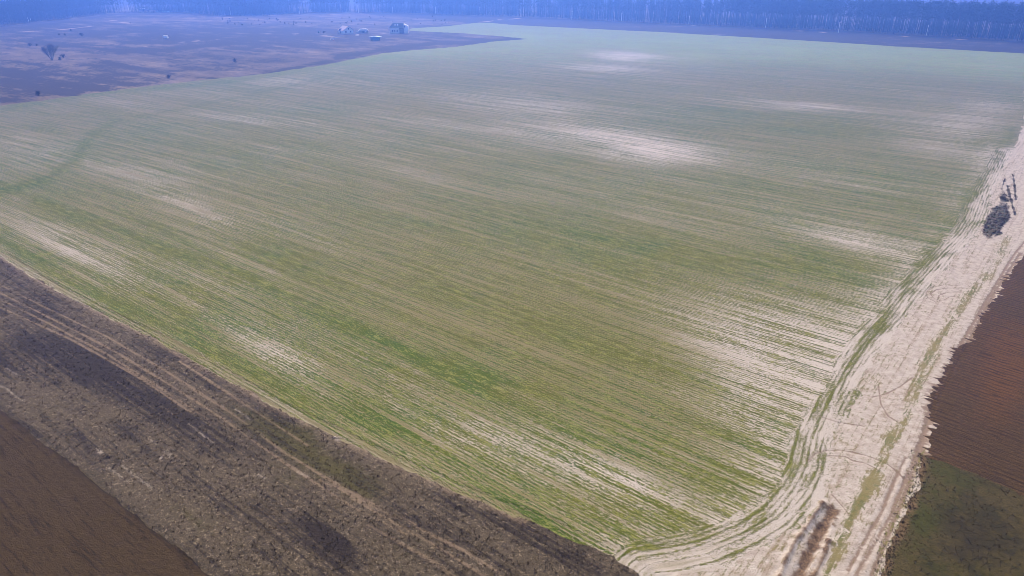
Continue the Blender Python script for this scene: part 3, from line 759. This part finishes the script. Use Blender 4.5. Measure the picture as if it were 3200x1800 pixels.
# ------------------------------------------------------------------ white house with the pale roof
def white_house():
    # local x: along the gable front (faces -y after turning), ridge runs along y
    h = empty('white_house', G3(1090, 105), R(38), 'small white house with pale pinkish gable roof and dark open porch', 'house')
    w, L, e, rg = 5.0, 10.6, 2.9, 6.2
    MB().prism([(-w, 0), (w, 0), (w, e), (0, rg - .25), (-w, e)], 0, L).build('wall', M['white'], h)
    rf = MB()
    k = (rg - e) / w
    for sx in (-1, 1):
        x0, x1 = 0, sx * (w + .55)
        rf.add([(x0, -.45, rg), (x1, -.45, e - .55 * k), (x1, L + .45, e - .55 * k), (x0, L + .45, rg), (x0, -.45, rg - .2), (x1, -.45, e - .55 * k - .2), (x1, L + .45, e - .55 * k - .2), (x0, L + .45, rg - .2)],
               [(0, 1, 2, 3), (4, 7, 6, 5), (0, 4, 5, 1), (1, 5, 6, 2), (2, 6, 7, 3), (3, 7, 4, 0)])
    rf.build('roof', M['roof_pale'], h)
    for x in (-2.6, 2.0):
        b = MB().box(x - .55, x + .55, -.06, -.003, .9, 2.3).build('window', M['dark'], h)
        MB().box(x - .65, x + .65, -.12, -.062, .78, .88).build('sill', M['white'], b)
    MB().box(-.45, .45, -.06, -.003, 3.4, 4.7).build('window', M['dark'], h)
    MB().box(-w - .06, -w - .003, 5.6, 6.7, .05, 2.2).build('door', M['dark'], h)
    MB().box(-w - .06, -w - .003, 8.2, 9.2, 1.0, 2.2).build('window', M['dark'], h)
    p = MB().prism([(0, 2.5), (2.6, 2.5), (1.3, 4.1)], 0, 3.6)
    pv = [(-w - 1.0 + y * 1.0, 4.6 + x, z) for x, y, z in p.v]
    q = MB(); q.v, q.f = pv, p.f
    q.build('porch_gable', M['dark'], h)  # solid prism; the shade inside the open porch is put into its dark colour
white_house()

# ------------------------------------------------------------------ unfinished house
def unfinished_house():
    h = empty('unfinished_house', G3(1247, 104.5), R(4), 'tall unfinished pale house with dark roof and two bright roof windows', 'house')
    x0 = -8.2
    MB().box(x0, 0.2, 0, 8, 0, 5.0).build('wall', M['whitegrey'], h)
    MB().box(.2, 4.4, 2.2, 8, 0, 4.6).build('recess_wall', M['grey'], h)
    MB().prism([(4.4, 0), (8.2, 0), (8.2, 6.0), (4.4, 7.8)], -.3, 8).build('end_wall', M['whitegrey'], h)
    rf = MB()
    rf.add([(x0 - .4, -.5, 4.95), (4.35, -.5, 4.95), (4.35, 4, 8.6), (x0 + 3.0, 4, 8.6), (x0 - .4, 8.5, 4.95), (4.35, 8.5, 4.95)], [(0, 1, 2, 3), (3, 2, 5, 4), (0, 3, 4), (1, 5, 2)])
    r_ = rf.build('roof', M['roof_dark'], h)
    for x in (-3.6, -1.3):
        def P(xx, t, o=.08):
            return (xx, -.5 + 4.5 * t - o * .6, 4.95 + 3.65 * t + o)
        MB().add([P(x, .42), P(x + .8, .42), P(x + .8, .68), P(x, .68), P(x, .42, .02), P(x + .8, .42, .02), P(x + .8, .68, .02), P(x, .68, .02)], [(0, 1, 2, 3), (4, 7, 6, 5), (0, 4, 5, 1), (1, 5, 6, 2), (2, 6, 7, 3), (3, 7, 4, 0)]).build('roof_window', M['glass'], r_)
    MB().tube((x0 + .2, -.1, 5.9), (x0 + 3.0, 3.6, 8.75), .12, .12).build('verge_board', M['white'], r_)
    for x in (-6.2, -4.1, -2.0):
        b = MB().box(x, x + 1.0, -.05, -.003, 1.3, 3.0).build('window', M['grey'], h)
        MB().box(x + .15, x + .85, -.09, -.052, 1.45, 2.85).build('pane', M['dark'], b)
    MB().box(4.9, 5.6, -.36, -.303, 5.0, 6.6).build('window', M['dark'], h)
    MB().box(.2, 4.38, -.2, 2.18, 3.0, 3.25).build('balcony', M['grey'], h)
    for x in (.6, 2.3, 4.0):
        MB().box(x - .12, x + .12, -.1, .14, 0, 2.998).build('post', M['grey'], h)
unfinished_house()

def blue_shed():
    h = empty('blue_shed', G3(1170, 127), R(-12), 'small bright blue shed with pale flat overhanging roof', 'shed')
    b = MB().box(-3.2, 3.2, 0, 4.5, .2, 2.7).build('wall', M['blue'], h)
    MB().prism([(-4.2, 2.75), (4.4, 2.75), (4.3, 2.95), (0, 3.3), (-4.1, 2.95)], -.7, 5.2).build('roof', M['blue_l'], h)
    MB().box(-3.3, 3.3, -.06, 4.56, 0, .198).build('base', M['roof_dark'], h)
    MB().box(-2.2, -1.2, -.05, -.003, .25, 2.3).build('door', M['roof_dark'], h)
blue_shed()

def ruin():
    h = empty('stone_outbuilding', G3(1136, 103), R(10), 'low grey outbuilding with pale arched opening between the two houses', 'outbuilding')
    MB().box(-4.2, 4.2, 0, 4, 0, 2.0).build('wall', M['grey'], h)
    MB().prism([(-4.5, 2.003), (4.5, 2.003), (2.6, 3.3), (-2.2, 3.3)], -.3, 4.3).build('roof', M['whitegrey'], h)
    MB().box(-.9, .3, -.06, -.003, .1, 1.7).build('doorway', M['dark'], h)
    MB().box(1.6, 2.6, -.06, -.003, .6, 1.6).build('window', M['white'], h)
    MB().box(-7.0, -4.203, .4, 2.6, 0, 1.3).build('lean_to', M['grey'], h)
ruin()

def cabin():
    h = empty('white_cabin', G3(516, 121), R(-6), 'lone small white cabin standing beside a dark dug plot in the meadow', 'cabin')
    MB().prism([(-1.7, .25), (2.0, .25), (1.5, 2.3), (-1.5, 2.3)], 0, 2.4).build('body', M['white'], h)
    MB().box(-1.6, 1.6, -.1, 2.5, 2.303, 2.45).build('roof', M['sheet'], h)
    MB().box(-.4, .3, -.05, -.003, .4, 1.9).build('door', M['whitegrey'], h)
    for x in (-1.2, 1.2):
        MB().box(x - .25, x + .25, .2, 2.2, 0, .248).build('skid', M['roof_dark'], h)
cabin()

def far_farm():
    h = empty('farm_house', G3(444, 38.5), R(3), 'grey two storey farm house far off at the forest edge', 'house')
    MB().box(-4.6, 4.4, 0, 7, 0, 2.6).build('wall', M['pink'], h)
    MB().box(-4.7, 4.5, -.15, 7.1, 0, .8).build('plinth', M['sheet'], h)
    MB().prism([(-5, 2.603), (4.8, 2.603), (4.6, 4.3), (-4.4, 4.3)], -.3, 7.3).build('roof', M['roof_far'], h)
    MB().box(.8, 4.3, -.4, 2, 4.303, 4.8).build('dormer', M['white'], h)
    MB().box(1.0, 2.4, -.2, -.153, 1.0, 2.3).build('window', M['dark'], h)
    b = empty('farm_barn', G3(475, 38.5), R(-3), 'low pinkish barn right beside the far grey farm house', 'barn')
    MB().box(-4.2, 4.2, 0, 6, 0, .9).build('wall', M['white'], b)
    MB().prism([(-4.6, .903), (4.2, .903), (5, 2.5), (-3.6, 2.5)], -.2, 6.2).build('roof', M['pink'], b)
    f = empty('boundary_fence', G3(509, 38), R(0), 'long pale blue fence running right from the far barn', 'fence')
    MB().box(-9, 9, 0, .1, .15, 1.3).build('panel', M['cyan'], f)
    for i in range(7):
        MB().box(-9 + i * 3 - .08, -9 + i * 3 + .08, .103, .25, 0, 1.4).build('post', M['steel'], f)
far_farm()

def pile(name, loc, n, s, mat, label, cat, long_=(1, 0)):
    mb = MB()
    for i in range(n):
        a = random.gauss(0, 1) * s * long_[0] if long_[0] else 0
        b = random.gauss(0, .6) * s * .4
        w = random.uniform(.25, .6) * s * .4
        z = max(0, .5 * s - abs(a) * .3) * random.random()
        bx = MB().box(a - w, a + w, b - w * .7, b + w * .7, z * .5, z * .5 + w)
        mb.add(bx.v, bx.f)
    o = mb.build(name, mat)
    o.location = loc
    return tag(o, label, cat)
pile('brick_pile', G3(1042, 128), 9, 1.1, M['brick'], 'heap of reddish bricks in front of the white house', 'brick pile')
pile('rubble_heap', G3(1055, 1368, .02), 22, .32, M['stone'], 'small heap of pale stones at the edge of the field track', 'rubble')
pile('block_pile', G3(1034, 113), 7, 1.0, M['grey'], 'grey heap of blocks left of the white house', 'block pile')
o = MB().box(-4.5, -.5, -.3, .3, 0, .5).box(-.498, 7.5, -.25, .25, .1, .35).build('board_stack', M['timber']); o.location = G3(1052, 117.5); o.rotation_euler = (0, 0, R(28)); tag(o, 'long low stack of pale boards lying in front of the white house', 'board stack')
o = MB().box(-1.2, 1.2, -.5, .5, .7, .82).box(-1.1, -.9, -.4, .4, 0, .698).box(.9, 1.1, -.4, .4, 0, .698).build('work_bench', M['sheet']); o.location = G3(1037, 124.5); tag(o, 'small white topped bench by the brick heap', 'bench')
o = MB().add([(-1.5, -1.4, .05), (1.5, -1.2, .05), (1.3, 1.2, .5), (-1.6, 1.0, .35), (-1.5, -1.4, 0), (1.5, -1.2, 0), (1.3, 1.2, .4), (-1.6, 1.0, .25)], [(0, 1, 2, 3), (4, 7, 6, 5), (0, 4, 5, 1), (1, 5, 6, 2), (2, 6, 7, 3), (3, 7, 4, 0)]).build('roofing_sheet', M['sheet']); o.location = G3(1117, 110); tag(o, 'white sheet lying on the ground right of the white house', 'sheet')
o = MB().box(-.6, .6, -.5, .5, 0, 1.1).prism([(-.7, 1.103), (.7, 1.103), (0, 1.5)], -.6, .6).build('cable_box', M['blue']); o.location = G3(996, 103); tag(o, 'tiny blue box standing alone left of the white house', 'box')

# ------------------------------------------------------------------ utility poles along the forest
POLES = [(2894, 113, 32), (2619, 103, 33), (2392, 88, 30), (2152, 77, 26), (1942, 68, 26), (1787, 61, 25), (1625, 54, 24), (1500, 48, 24), (1362, 44, 22), (1228, 41, 18), (1120, 40, 21),
         (936, 43, 20), (721, 47, 22), (404, 37, 19), (97, 67, 10), (91, 70, 14)]
P_LAB = ['nearest pale concrete pole, before the tall trees at far right', 'second pole from the right, beside the pale path under tall trees', 'third pole from the right along the tree line', 'fourth pole from the right along the tree line',
         'fifth pole from the right, before thin bare trees', 'sixth pole from the right along the tree line', 'seventh pole from the right, where the pale path bends', 'eighth pole from the right, beyond the far tip of the green field',
         'ninth pole from the right, behind the end of the green wedge', 'faint short pole just behind the unfinished house', 'slim pole behind the long pale sand bank', 'lone slim pole left of the white house by the forest',
         'faint slim pole left along the forest edge, right of the far fence', 'slim leaning pole just left of the far farm house', 'shorter of two pale poles close together at far left', 'taller leaning one of two pale poles close together at far left']
pole_p = MB(); pole_p.tube((0, 0, 0), (0, 0, 8.6), .18, .13, 8)
pole_me = pole_p.mesh('shaft', M['concrete'])
arm_me = MB().box(-.8, .8, -.06, .06, 7.9, 8.02).mesh('crossarm', M['steel'])
ins_me = [MB().tube((x, 0, 8.022 if x else 8.62), (x, 0, 8.2 if x else 8.8), .06, .04, 6).mesh('insulator', M['sheet']) for x in (-.7, 0, .7)]
for i, (x, y, hp) in enumerate(POLES):
    p = G3(x, y)
    sc = hp / px_per_m(p[1]) / 8.6
    o = empty('utility_pole', p, R(30), P_LAB[i], 'utility pole', 'utility poles along the forest')
    o.scale = (max(sc, .8),) * 2 + (sc,)
    if x < 420: o.rotation_euler = (0, R(-5 if x != 97 else -1), 0)
    for nm, me in (('shaft', pole_me), ('crossarm', arm_me), *(('insulator', q_) for q_ in ins_me)):
        c = bpy.data.objects.new(nm, me); COL.objects.link(c); c.parent = o

# ------------------------------------------------------------------ bare trees and shrubs
def branches(mb, p, d, ln, r_, depth, spread, rnd, up=.25):
    q = p + d * ln
    mb.tube(p, q, r_, r_ * .65, 4 if depth < 3 else 5)
    if depth == 0: return
    for k in range(rnd.choice((2, 3, 3))):
        ax = Vector((rnd.gauss(0, 1), rnd.gauss(0, 1), rnd.gauss(0, .4)))
        nd = (d + ax * spread + Vector((0, 0, up))).normalized()
        branches(mb, p + d * ln * rnd.uniform(.55, 1), nd, ln * rnd.uniform(.6, .85), r_ * .62, depth - 1, spread, rnd, up)

def bare_tree():
    rnd = random.Random(5)
    t = empty('bare_tree', G3(163, 188), 0, 'large bare many stemmed tree spreading like a fan in the left meadow', 'tree')
    tr, cr = MB(), MB()
    for i in range(9):
        a = i / 9 * 2 * math.pi + rnd.uniform(-.3, .3)
        lean = rnd.uniform(.12, .55)
        d = Vector((math.cos(a) * lean, math.sin(a) * lean, 1)).normalized()
        b = Vector((math.cos(a) * .35, math.sin(a) * .35, 0))
        L = rnd.uniform(3.4, 4.6)
        tr.tube(b, b + d * L, .17, .12, 6)
        for k in range(6):
            nd = (d + Vector((rnd.gauss(0, .22), rnd.gauss(0, .22), .1))).normalized()
            branches(cr, b + d * L * rnd.uniform(.6, 1), nd, rnd.uniform(2.0, 2.8), .10, 3, .24, rnd, .12)
    tr.build('trunk', M['bark'], t)
    cr.build('crown', M['bark'], t)
bare_tree()

def shrub_mesh(seed, hgt, wid):
    rnd = random.Random(seed)
    mb = MB()
    for i in range(10):
        a = rnd.random() * 6.283
        d = Vector((math.cos(a) * wid * rnd.random(), math.sin(a) * wid * rnd.random(), 1)).normalized()
        branches(mb, Vector((0, 0, 0)), d, hgt * rnd.uniform(.4, .6), .07, 2, .35, rnd, .15)
    for i in range(70):
        p = Vector((rnd.gauss(0, .34) * hgt * wid, rnd.gauss(0, .34) * hgt * wid, hgt * rnd.uniform(.15, .95)))
        s_ = rnd.uniform(.08, .16) * hgt
        u = Vector((rnd.gauss(0, 1), rnd.gauss(0, 1), rnd.gauss(0, 1))).normalized() * s_
        v = u.orthogonal().normalized() * s_ * rnd.uniform(.4, .9)
        mb.add([p - u, p - v, p + u, p + v], [(0, 1, 2, 3)])
    return mb.mesh('shrub', M['shrub'])
SH = [shrub_mesh(1, 2.0, .8), shrub_mesh(2, 1.6, 1.0), shrub_mesh(3, 2.4, .6)]
SHRUBS = [(255, 113, 1.3, 'dark round shrub on a pale patch, right of the bare tree'), (204, 111, 1.0, 'dark low shrub up the slope beyond the bare tree'), (222, 98, .9, 'small dark shrub farthest up the left meadow slope'),
          (94, 145, 1.1, 'low dark shrub left of the bare tree'), (115, 144, .8, 'second low shrub close left of the bare tree'), (188, 189, .9, 'little shrub at the right foot of the bare tree'), (198, 181, 1.1, 'thin upright shrub just right of the bare tree'),
          (408, 73, .8, 'tiny dark shrub above the white cabin'), (735, 197, 1.1, 'thin reddish bare shrub at the green field border'), (1012, 104, .9, 'dark shrub between blue box and white house'), (527, 245, 1.2, 'wide dark shrub on the border of the green field'),
          (120, 345 - 45, 1.0, 'dark shrub low in the left corner of the meadow'), (185, 110, .7, 'smallest of the dark shrubs on the left slope')]
for i, (x, y, s_, lab) in enumerate(SHRUBS):
    o = bpy.data.objects.new('shrub', SH[i % 3]); COL.objects.link(o)
    o.location = G3(x, y); o.scale = (s_,) * 3; o.rotation_euler = (0, 0, i)
    tag(o, lab, 'shrub', 'shrubs in the meadow')
rnd = random.Random(12)
for i in range(70):
    x, y = rnd.uniform(690, 1420), rnd.uniform(52, 80)
    if 1200 < x < 1300 and y > 70: continue
    o = bpy.data.objects.new('young_pine', SH[i % 3]); COL.objects.link(o)
    o.location = G3(x, y); s_ = rnd.uniform(.4, .85); o.scale = (s_,) * 3; o.rotation_euler = (0, 0, i)
    tag(o, 'young dark pine sapling scattered on the meadow before the forest', 'sapling', 'young pines before the forest')

# ------------------------------------------------------------------ the forest
def tree_parts(seed, kind):
    rnd = random.Random(seed)
    H = 25.0
    tr, cr = MB(), MB()
    top = Vector((rnd.uniform(-.5, .5), rnd.uniform(-.5, .5), H * .93))
    mid = Vector((rnd.uniform(-.2, .2), rnd.uniform(-.2, .2), H * .5))
    tr.tube((0, 0, 0), mid, .24, .17, 6); tr.tube(mid, top, .17, .05, 6)
    def leaf(p, s_):
        u = Vector((rnd.gauss(0, 1), rnd.gauss(0, 1), rnd.gauss(0, .5))).normalized() * s_
        v = u.cross(Vector((rnd.gauss(0, 1), rnd.gauss(0, 1), rnd.gauss(0, 1)))).normalized() * s_ * rnd.uniform(.35, .7)
        cr.add([p - u, p - v, p + u, p + v], [(0, 1, 2, 3)])
    if kind == 'pine':
        for k in range(15):
            t = rnd.uniform(.46, .93)
            c = mid.lerp(top, (t - .5) / .43) if t > .5 else mid
            a = rnd.random() * 6.283
            rr = rnd.uniform(.6, 2.2) * (1.15 - .7 * (t - .46) / .47)
            q = c + Vector((math.cos(a) * rr, math.sin(a) * rr, rnd.uniform(-.2, .9)))
            cr.tube(c, q, .05, .02, 3)
            for j in range(5):
                leaf(q + Vector((rnd.gauss(0, .55), rnd.gauss(0, .55), rnd.gauss(0, .35))), rnd.uniform(.4, .95))
        for j in range(6):
            leaf(top + Vector((rnd.gauss(0, .35), rnd.gauss(0, .35), rnd.uniform(-.5, 1.6))), rnd.uniform(.35, .7))
    else:
        for k in range(16):
            t = rnd.uniform(.25, .92)
            c = Vector((0, 0, 0)).lerp(top, t)
            a = rnd.random() * 6.283
            d = Vector((math.cos(a) * .5, math.sin(a) * .5, 1)).normalized()
            L = rnd.uniform(1.8, 4.0) * (1.2 - t * .6)
            cr.tube(c, c + d * L, .06, .02, 3)
            for j in range(4):
                b = c + d * L * rnd.uniform(.4, 1)
                e = (d + Vector((rnd.gauss(0, .4), rnd.gauss(0, .4), rnd.gauss(0, .2)))).normalized()
                w = e.orthogonal().normalized() * .05
                n_ = e.cross(w).normalized() * .05
                l2 = rnd.uniform(1.0, 2.0)
                cr.add([b - w, b + w, b + e * l2], [(0, 1, 2)]); cr.add([b - n_, b + n_, b + e * l2], [(0, 1, 2)])
    return tr, cr
VARS = [('pine', *tree_parts(s, 'pine')) for s in range(5)] + [('bare', *tree_parts(20 + s, 'bare')) for s in range(4)]
VME = [(k, tr.mesh('trunk', M['pine_bark'] if k == 'pine' else M['twigs']), cr.mesh('crown', M['needles'] if k == 'pine' else M['twigs'])) for k, tr, cr in VARS]

fl = np.array(L_forest)
seg = np.hypot(*np.diff(fl, axis=0).T); cum = np.concatenate([[0], np.cumsum(seg)])
def edge_at(s_):
    i = min(len(seg) - 1, np.searchsorted(cum, s_, 'right') - 1)
    t = (s_ - cum[i]) / seg[i]
    p = fl[i] + (fl[i + 1] - fl[i]) * t
    d = (fl[i + 1] - fl[i]) / seg[i]
    nrm = np.array([-d[1], d[0]])
    if np.dot(nrm, p) < 0: nrm = -nrm
    return p, nrm
rnd = random.Random(3)
front, rest = [], []
tot = cum[-1]
s_ = 0
while s_ < tot:
    p, nrm = edge_at(s_)
    front.append(p + nrm * rnd.uniform(0, 5) + np.array([rnd.uniform(-1, 1), 0]))
    s_ += rnd.uniform(.75, 1.25) * tot / 298
for i in range(5200):
    s0 = rnd.random() * tot
    p, nrm = edge_at(s0)
    depth = 4 + rnd.random() ** 1.2 * 95
    q = p + nrm * depth
    rest.append(q)
def pick(p):
    x, y = to_px(np.array([p[0]]), np.array([p[1]]))
    x = float(x[0])
    pine = .9 if x > 2250 or x < 560 else (.35 if x > 1500 else .6)
    v = rnd.randrange(5) if rnd.random() < pine else 5 + rnd.randrange(4)
    sc = (rnd.uniform(.95, 1.1) if x > 2250 else rnd.uniform(.82, 1.02)) if x > 560 else rnd.uniform(.72, .9)
    return v, sc
G_F = 'trees in the front row of the forest'
for p in front:
    v, sc = pick(p)
    k, tm, cm = VME[v]
    lab = 'tall dark pine with bare lower trunk in the front row of the forest' if k == 'pine' else 'thin leafless tree in the front row of the forest'
    o = empty('pine_tree' if k == 'pine' else 'leafless_tree', (p[0], p[1], 0), rnd.random() * 6.28, lab, 'tree', G_F)
    o.scale = (sc * rnd.uniform(.85, 1.2),) * 2 + (sc,)
    for nm, me in (('trunk', tm), ('crown', cm)):
        c = bpy.data.objects.new(nm, me); COL.objects.link(c); c.parent = o

def merged(name, items, mat):
    """items: list of (verts Nx3, faces list, matrix-ish (x, y, z, rot, sxy, sz)) merged into one mesh"""
    vs_, loops, starts, tots = [], [], [], []
    off = 0; lo = 0
    for (v, fl_, ft_, (x, y, z, a, sx, sz)) in items:
        c, s = math.cos(a), math.sin(a)
        w = np.empty_like(v)
        w[:, 0] = (v[:, 0] * c - v[:, 1] * s) * sx + x
        w[:, 1] = (v[:, 0] * s + v[:, 1] * c) * sx + y
        w[:, 2] = v[:, 2] * sz + z
        vs_.append(w); loops.append(fl_ + off); tots.append(ft_)
        off += len(v)
    vs_ = np.vstack(vs_).astype(np.float32); loops = np.concatenate(loops).astype(np.int32); tots = np.concatenate(tots).astype(np.int32)
    starts = np.concatenate([[0], np.cumsum(tots)[:-1]]).astype(np.int32)
    me = bpy.data.meshes.new(name)
    me.vertices.add(len(vs_)); me.vertices.foreach_set('co', vs_.ravel())
    me.loops.add(len(loops)); me.loops.foreach_set('vertex_index', loops)
    me.polygons.add(len(starts)); me.polygons.foreach_set('loop_start', starts)
    me.update(calc_edges=True)
    me.materials.append(mat)
    o = bpy.data.objects.new(name, me)
    COL.objects.link(o)
    return o
def arrs(*mbs):
    v = np.array([p for mb in mbs for p in mb.v], float)
    fl_, ft_, off = [], [], 0
    for mb in mbs:
        for f in mb.f:
            fl_ += [i + off for i in f]; ft_.append(len(f))
        off += len(mb.v)
    return v, np.array(fl_), np.array(ft_)
TA = [arrs(tr, cr) for _, tr, cr in VARS]
items = []
for p in rest:
    v, sc = pick(p)
    items.append((*TA[v], (p[0], p[1], 0, rnd.random() * 6.28, sc * rnd.uniform(.85, 1.2), sc)))
for i in range(3200):
    p, nrm = edge_at(rnd.random() * tot)
    q = p + nrm * (3 + rnd.random() * 80)
    k_ = rnd.uniform(.22, .5)
    items.append((*TA[rnd.randrange(9)], (q[0], q[1], -25 * k_ * .3, rnd.random() * 6.28, k_ * 1.6, k_)))
fo = merged('forest', [it for it in items], M['needles'])
tag(fo, 'deep mass of trees filling the forest behind its front row', 'forest', None, 'stuff')

# dry tall grass along the foot of the forest
def tuft(seed, n, h, spread):
    rnd_ = random.Random(seed); mb = MB()
    for i in range(n):
        b = Vector((rnd_.gauss(0, spread), rnd_.gauss(0, spread), 0))
        d = Vector((rnd_.gauss(0, .35), rnd_.gauss(0, .35), 1)).normalized()
        w = Vector((rnd_.gauss(0, 1), rnd_.gauss(0, 1), 0)).normalized() * .05 * h
        hh = h * rnd_.uniform(.5, 1.1)
        mb.add([b - w, b + w, b + d * hh], [(0, 1, 2)])
    return arrs(mb)
T1 = [tuft(s, 12, 1.9, .8) for s in range(4)]
it = []
for i in range(2600):
    s0 = rnd.random() * tot
    p, nrm = edge_at(s0)
    q = p + nrm * rnd.uniform(-7, 5)
    if fbm(np.array([q[0] / 20]), np.array([q[1] / 20]), 201, 3)[0] < .42: continue
    k = rnd.uniform(.6, 1.2)
    it.append((*T1[i % 4], (q[0], q[1], 0, rnd.random() * 6.28, k, k)))
tag(merged('dry_grass', it, M['drygrass']), 'band of tall dry grass along the foot of the forest', 'grass', None, 'stuff')

# dead weeds: the dark thicket beside the road, and the tufts of the fallow strip and the verge
def height_at(x, y): return 0.0
T2 = [tuft(10 + s, 14, .55, .16) for s in range(5)]
bmw = r_weed > .45
cand = np.where((owner == 3))[0]
def scatter(region_id, field, thr, count, hscale, seed, power=1.0, ymax=170):
    fm = np.where(owner == region_id)[0]
    ar = np.abs((X[F[fm, 1]] - X[F[fm, 0]]) * (Y[F[fm, 2]] - Y[F[fm, 0]]) - (X[F[fm, 2]] - X[F[fm, 0]]) * (Y[F[fm, 1]] - Y[F[fm, 0]]))
    fv = field[F[fm]].mean(1)
    wgt = ar * np.clip(fv - thr, 0, 1) ** power * (Y[F[fm]].mean(1) < ymax) * (Y[F[fm]].mean(1) > 40) / np.maximum(DIST[F[fm]].mean(1), 45) ** .8
    wgt /= wgt.sum()
    g_ = np.random.default_rng(seed)
    ch = g_.choice(len(fm), count, p=wgt)
    bc = g_.dirichlet((1, 1, 1), count)
    t = F[fm[ch]]
    px_ = (X[t] * bc).sum(1); py_ = (Y[t] * bc).sum(1); pz_ = (Z[t] * bc).sum(1)
    return [(*T2[i % 5], (px_[i], py_[i], pz_[i] - .02, g_.random() * 6.28, hscale * g_.uniform(.6, 1.3), hscale * g_.uniform(.5, 1.2))) for i in range(count)]
tag(merged('weed_thicket', scatter(3, r_weed, .42, 260, 1.0, 1, .5, 260), M['weeds']), 'dark thicket of dead weeds beside the sandy road', 'weeds', None, 'stuff')
tag(merged('dead_weeds', scatter(4, f_dark, .10, 7000, .5, 2, .4), M['weeds']), 'dark dead weeds covering the fallow strip', 'weeds', None, 'stuff')
tag(merged('dry_stalks', scatter(4, 1 - f_dark, .1, 7000, .5, 3, .4), M['drygrass']), 'pale dry stalks standing on the fallow strip', 'grass', None, 'stuff')
_ev = np.array(rough(L_verge[:9], .1, .06, .0005, 31))
_g = np.random.default_rng(9)
_ed = [(*T2[i % 5], (p[0] + _g.normal(0, .45), p[1] + _g.normal(0, .45), -.01, _g.random() * 6.28, .45 * _g.uniform(.5, 1.3), .45 * _g.uniform(.5, 1.2))) for i, p in enumerate(_ev)]
tag(merged('verge_weeds', scatter(2, v_dark, -.3, 2500, .35, 4, .3) + _ed, M['weeds']), 'dark weeds on the verge right of the sandy road', 'weeds', None, 'stuff')

# ------------------------------------------------------------------ village houses beyond the forest, far left
for i, (x, dist_, w, h_, lab) in enumerate([(22, 1330, 11, 9, 'leftmost white village house showing above the far left trees'), (97, 1350, 6, 10.5, 'small narrow white house above the trees, second from left'),
                                            (122, 1340, 10, 9.5, 'broad white village house above the trees, third from left'), (143, 1370, 6, 11, 'rightmost small white house above the far left trees')]):
    X_ = (x - 1600) / FPX * (dist_ * CP + 43 * SP)
    h = empty('village_house', (X_, dist_, 0), R(10 * i - 15), lab, 'house', 'village houses beyond the forest')
    MB().prism([(-w / 2, 0), (w / 2, 0), (w / 2, h_ * .65), (0, h_ - .2), (-w / 2, h_ * .65)], 0, 8).build('wall', M['sheet'], h)
    rf = MB()
    for sx in (-1, 1):
        rf.add([(0, -.4, h_), (sx * (w / 2 + .5), -.4, h_ * .62), (sx * (w / 2 + .5), 8.4, h_ * .62), (0, 8.4, h_), (0, -.4, h_ - .18), (sx * (w / 2 + .5), -.4, h_ * .62 - .18), (sx * (w / 2 + .5), 8.4, h_ * .62 - .18), (0, 8.4, h_ - .18)],
               [(0, 1, 2, 3), (4, 7, 6, 5), (0, 4, 5, 1), (1, 5, 6, 2), (2, 6, 7, 3), (3, 7, 4, 0)])
    rf.build('roof', M['roof_far'], h)

# ------------------------------------------------------------------ blue haze
HZ = MB().box(-3000, 3000, -400, 4200, -1.5, 54)
hm = bpy.data.materials.new('haze')
hm.use_nodes = True
hm.node_tree.nodes.remove(hm.node_tree.nodes['Principled BSDF'])
pv = hm.node_tree.nodes.new('ShaderNodeVolumePrincipled')
pv.inputs['Color'].default_value = (.12, .29, 1.0, 1)
pv.inputs['Density'].default_value = .00074
pv.inputs['Anisotropy'].default_value = 0.7
hm.node_tree.links.new(pv.outputs[0], hm.node_tree.nodes['Material Output'].inputs['Volume'])
hz = HZ.build('haze', hm)
tag(hz, None, None, None, 'stuff')
print('script done')
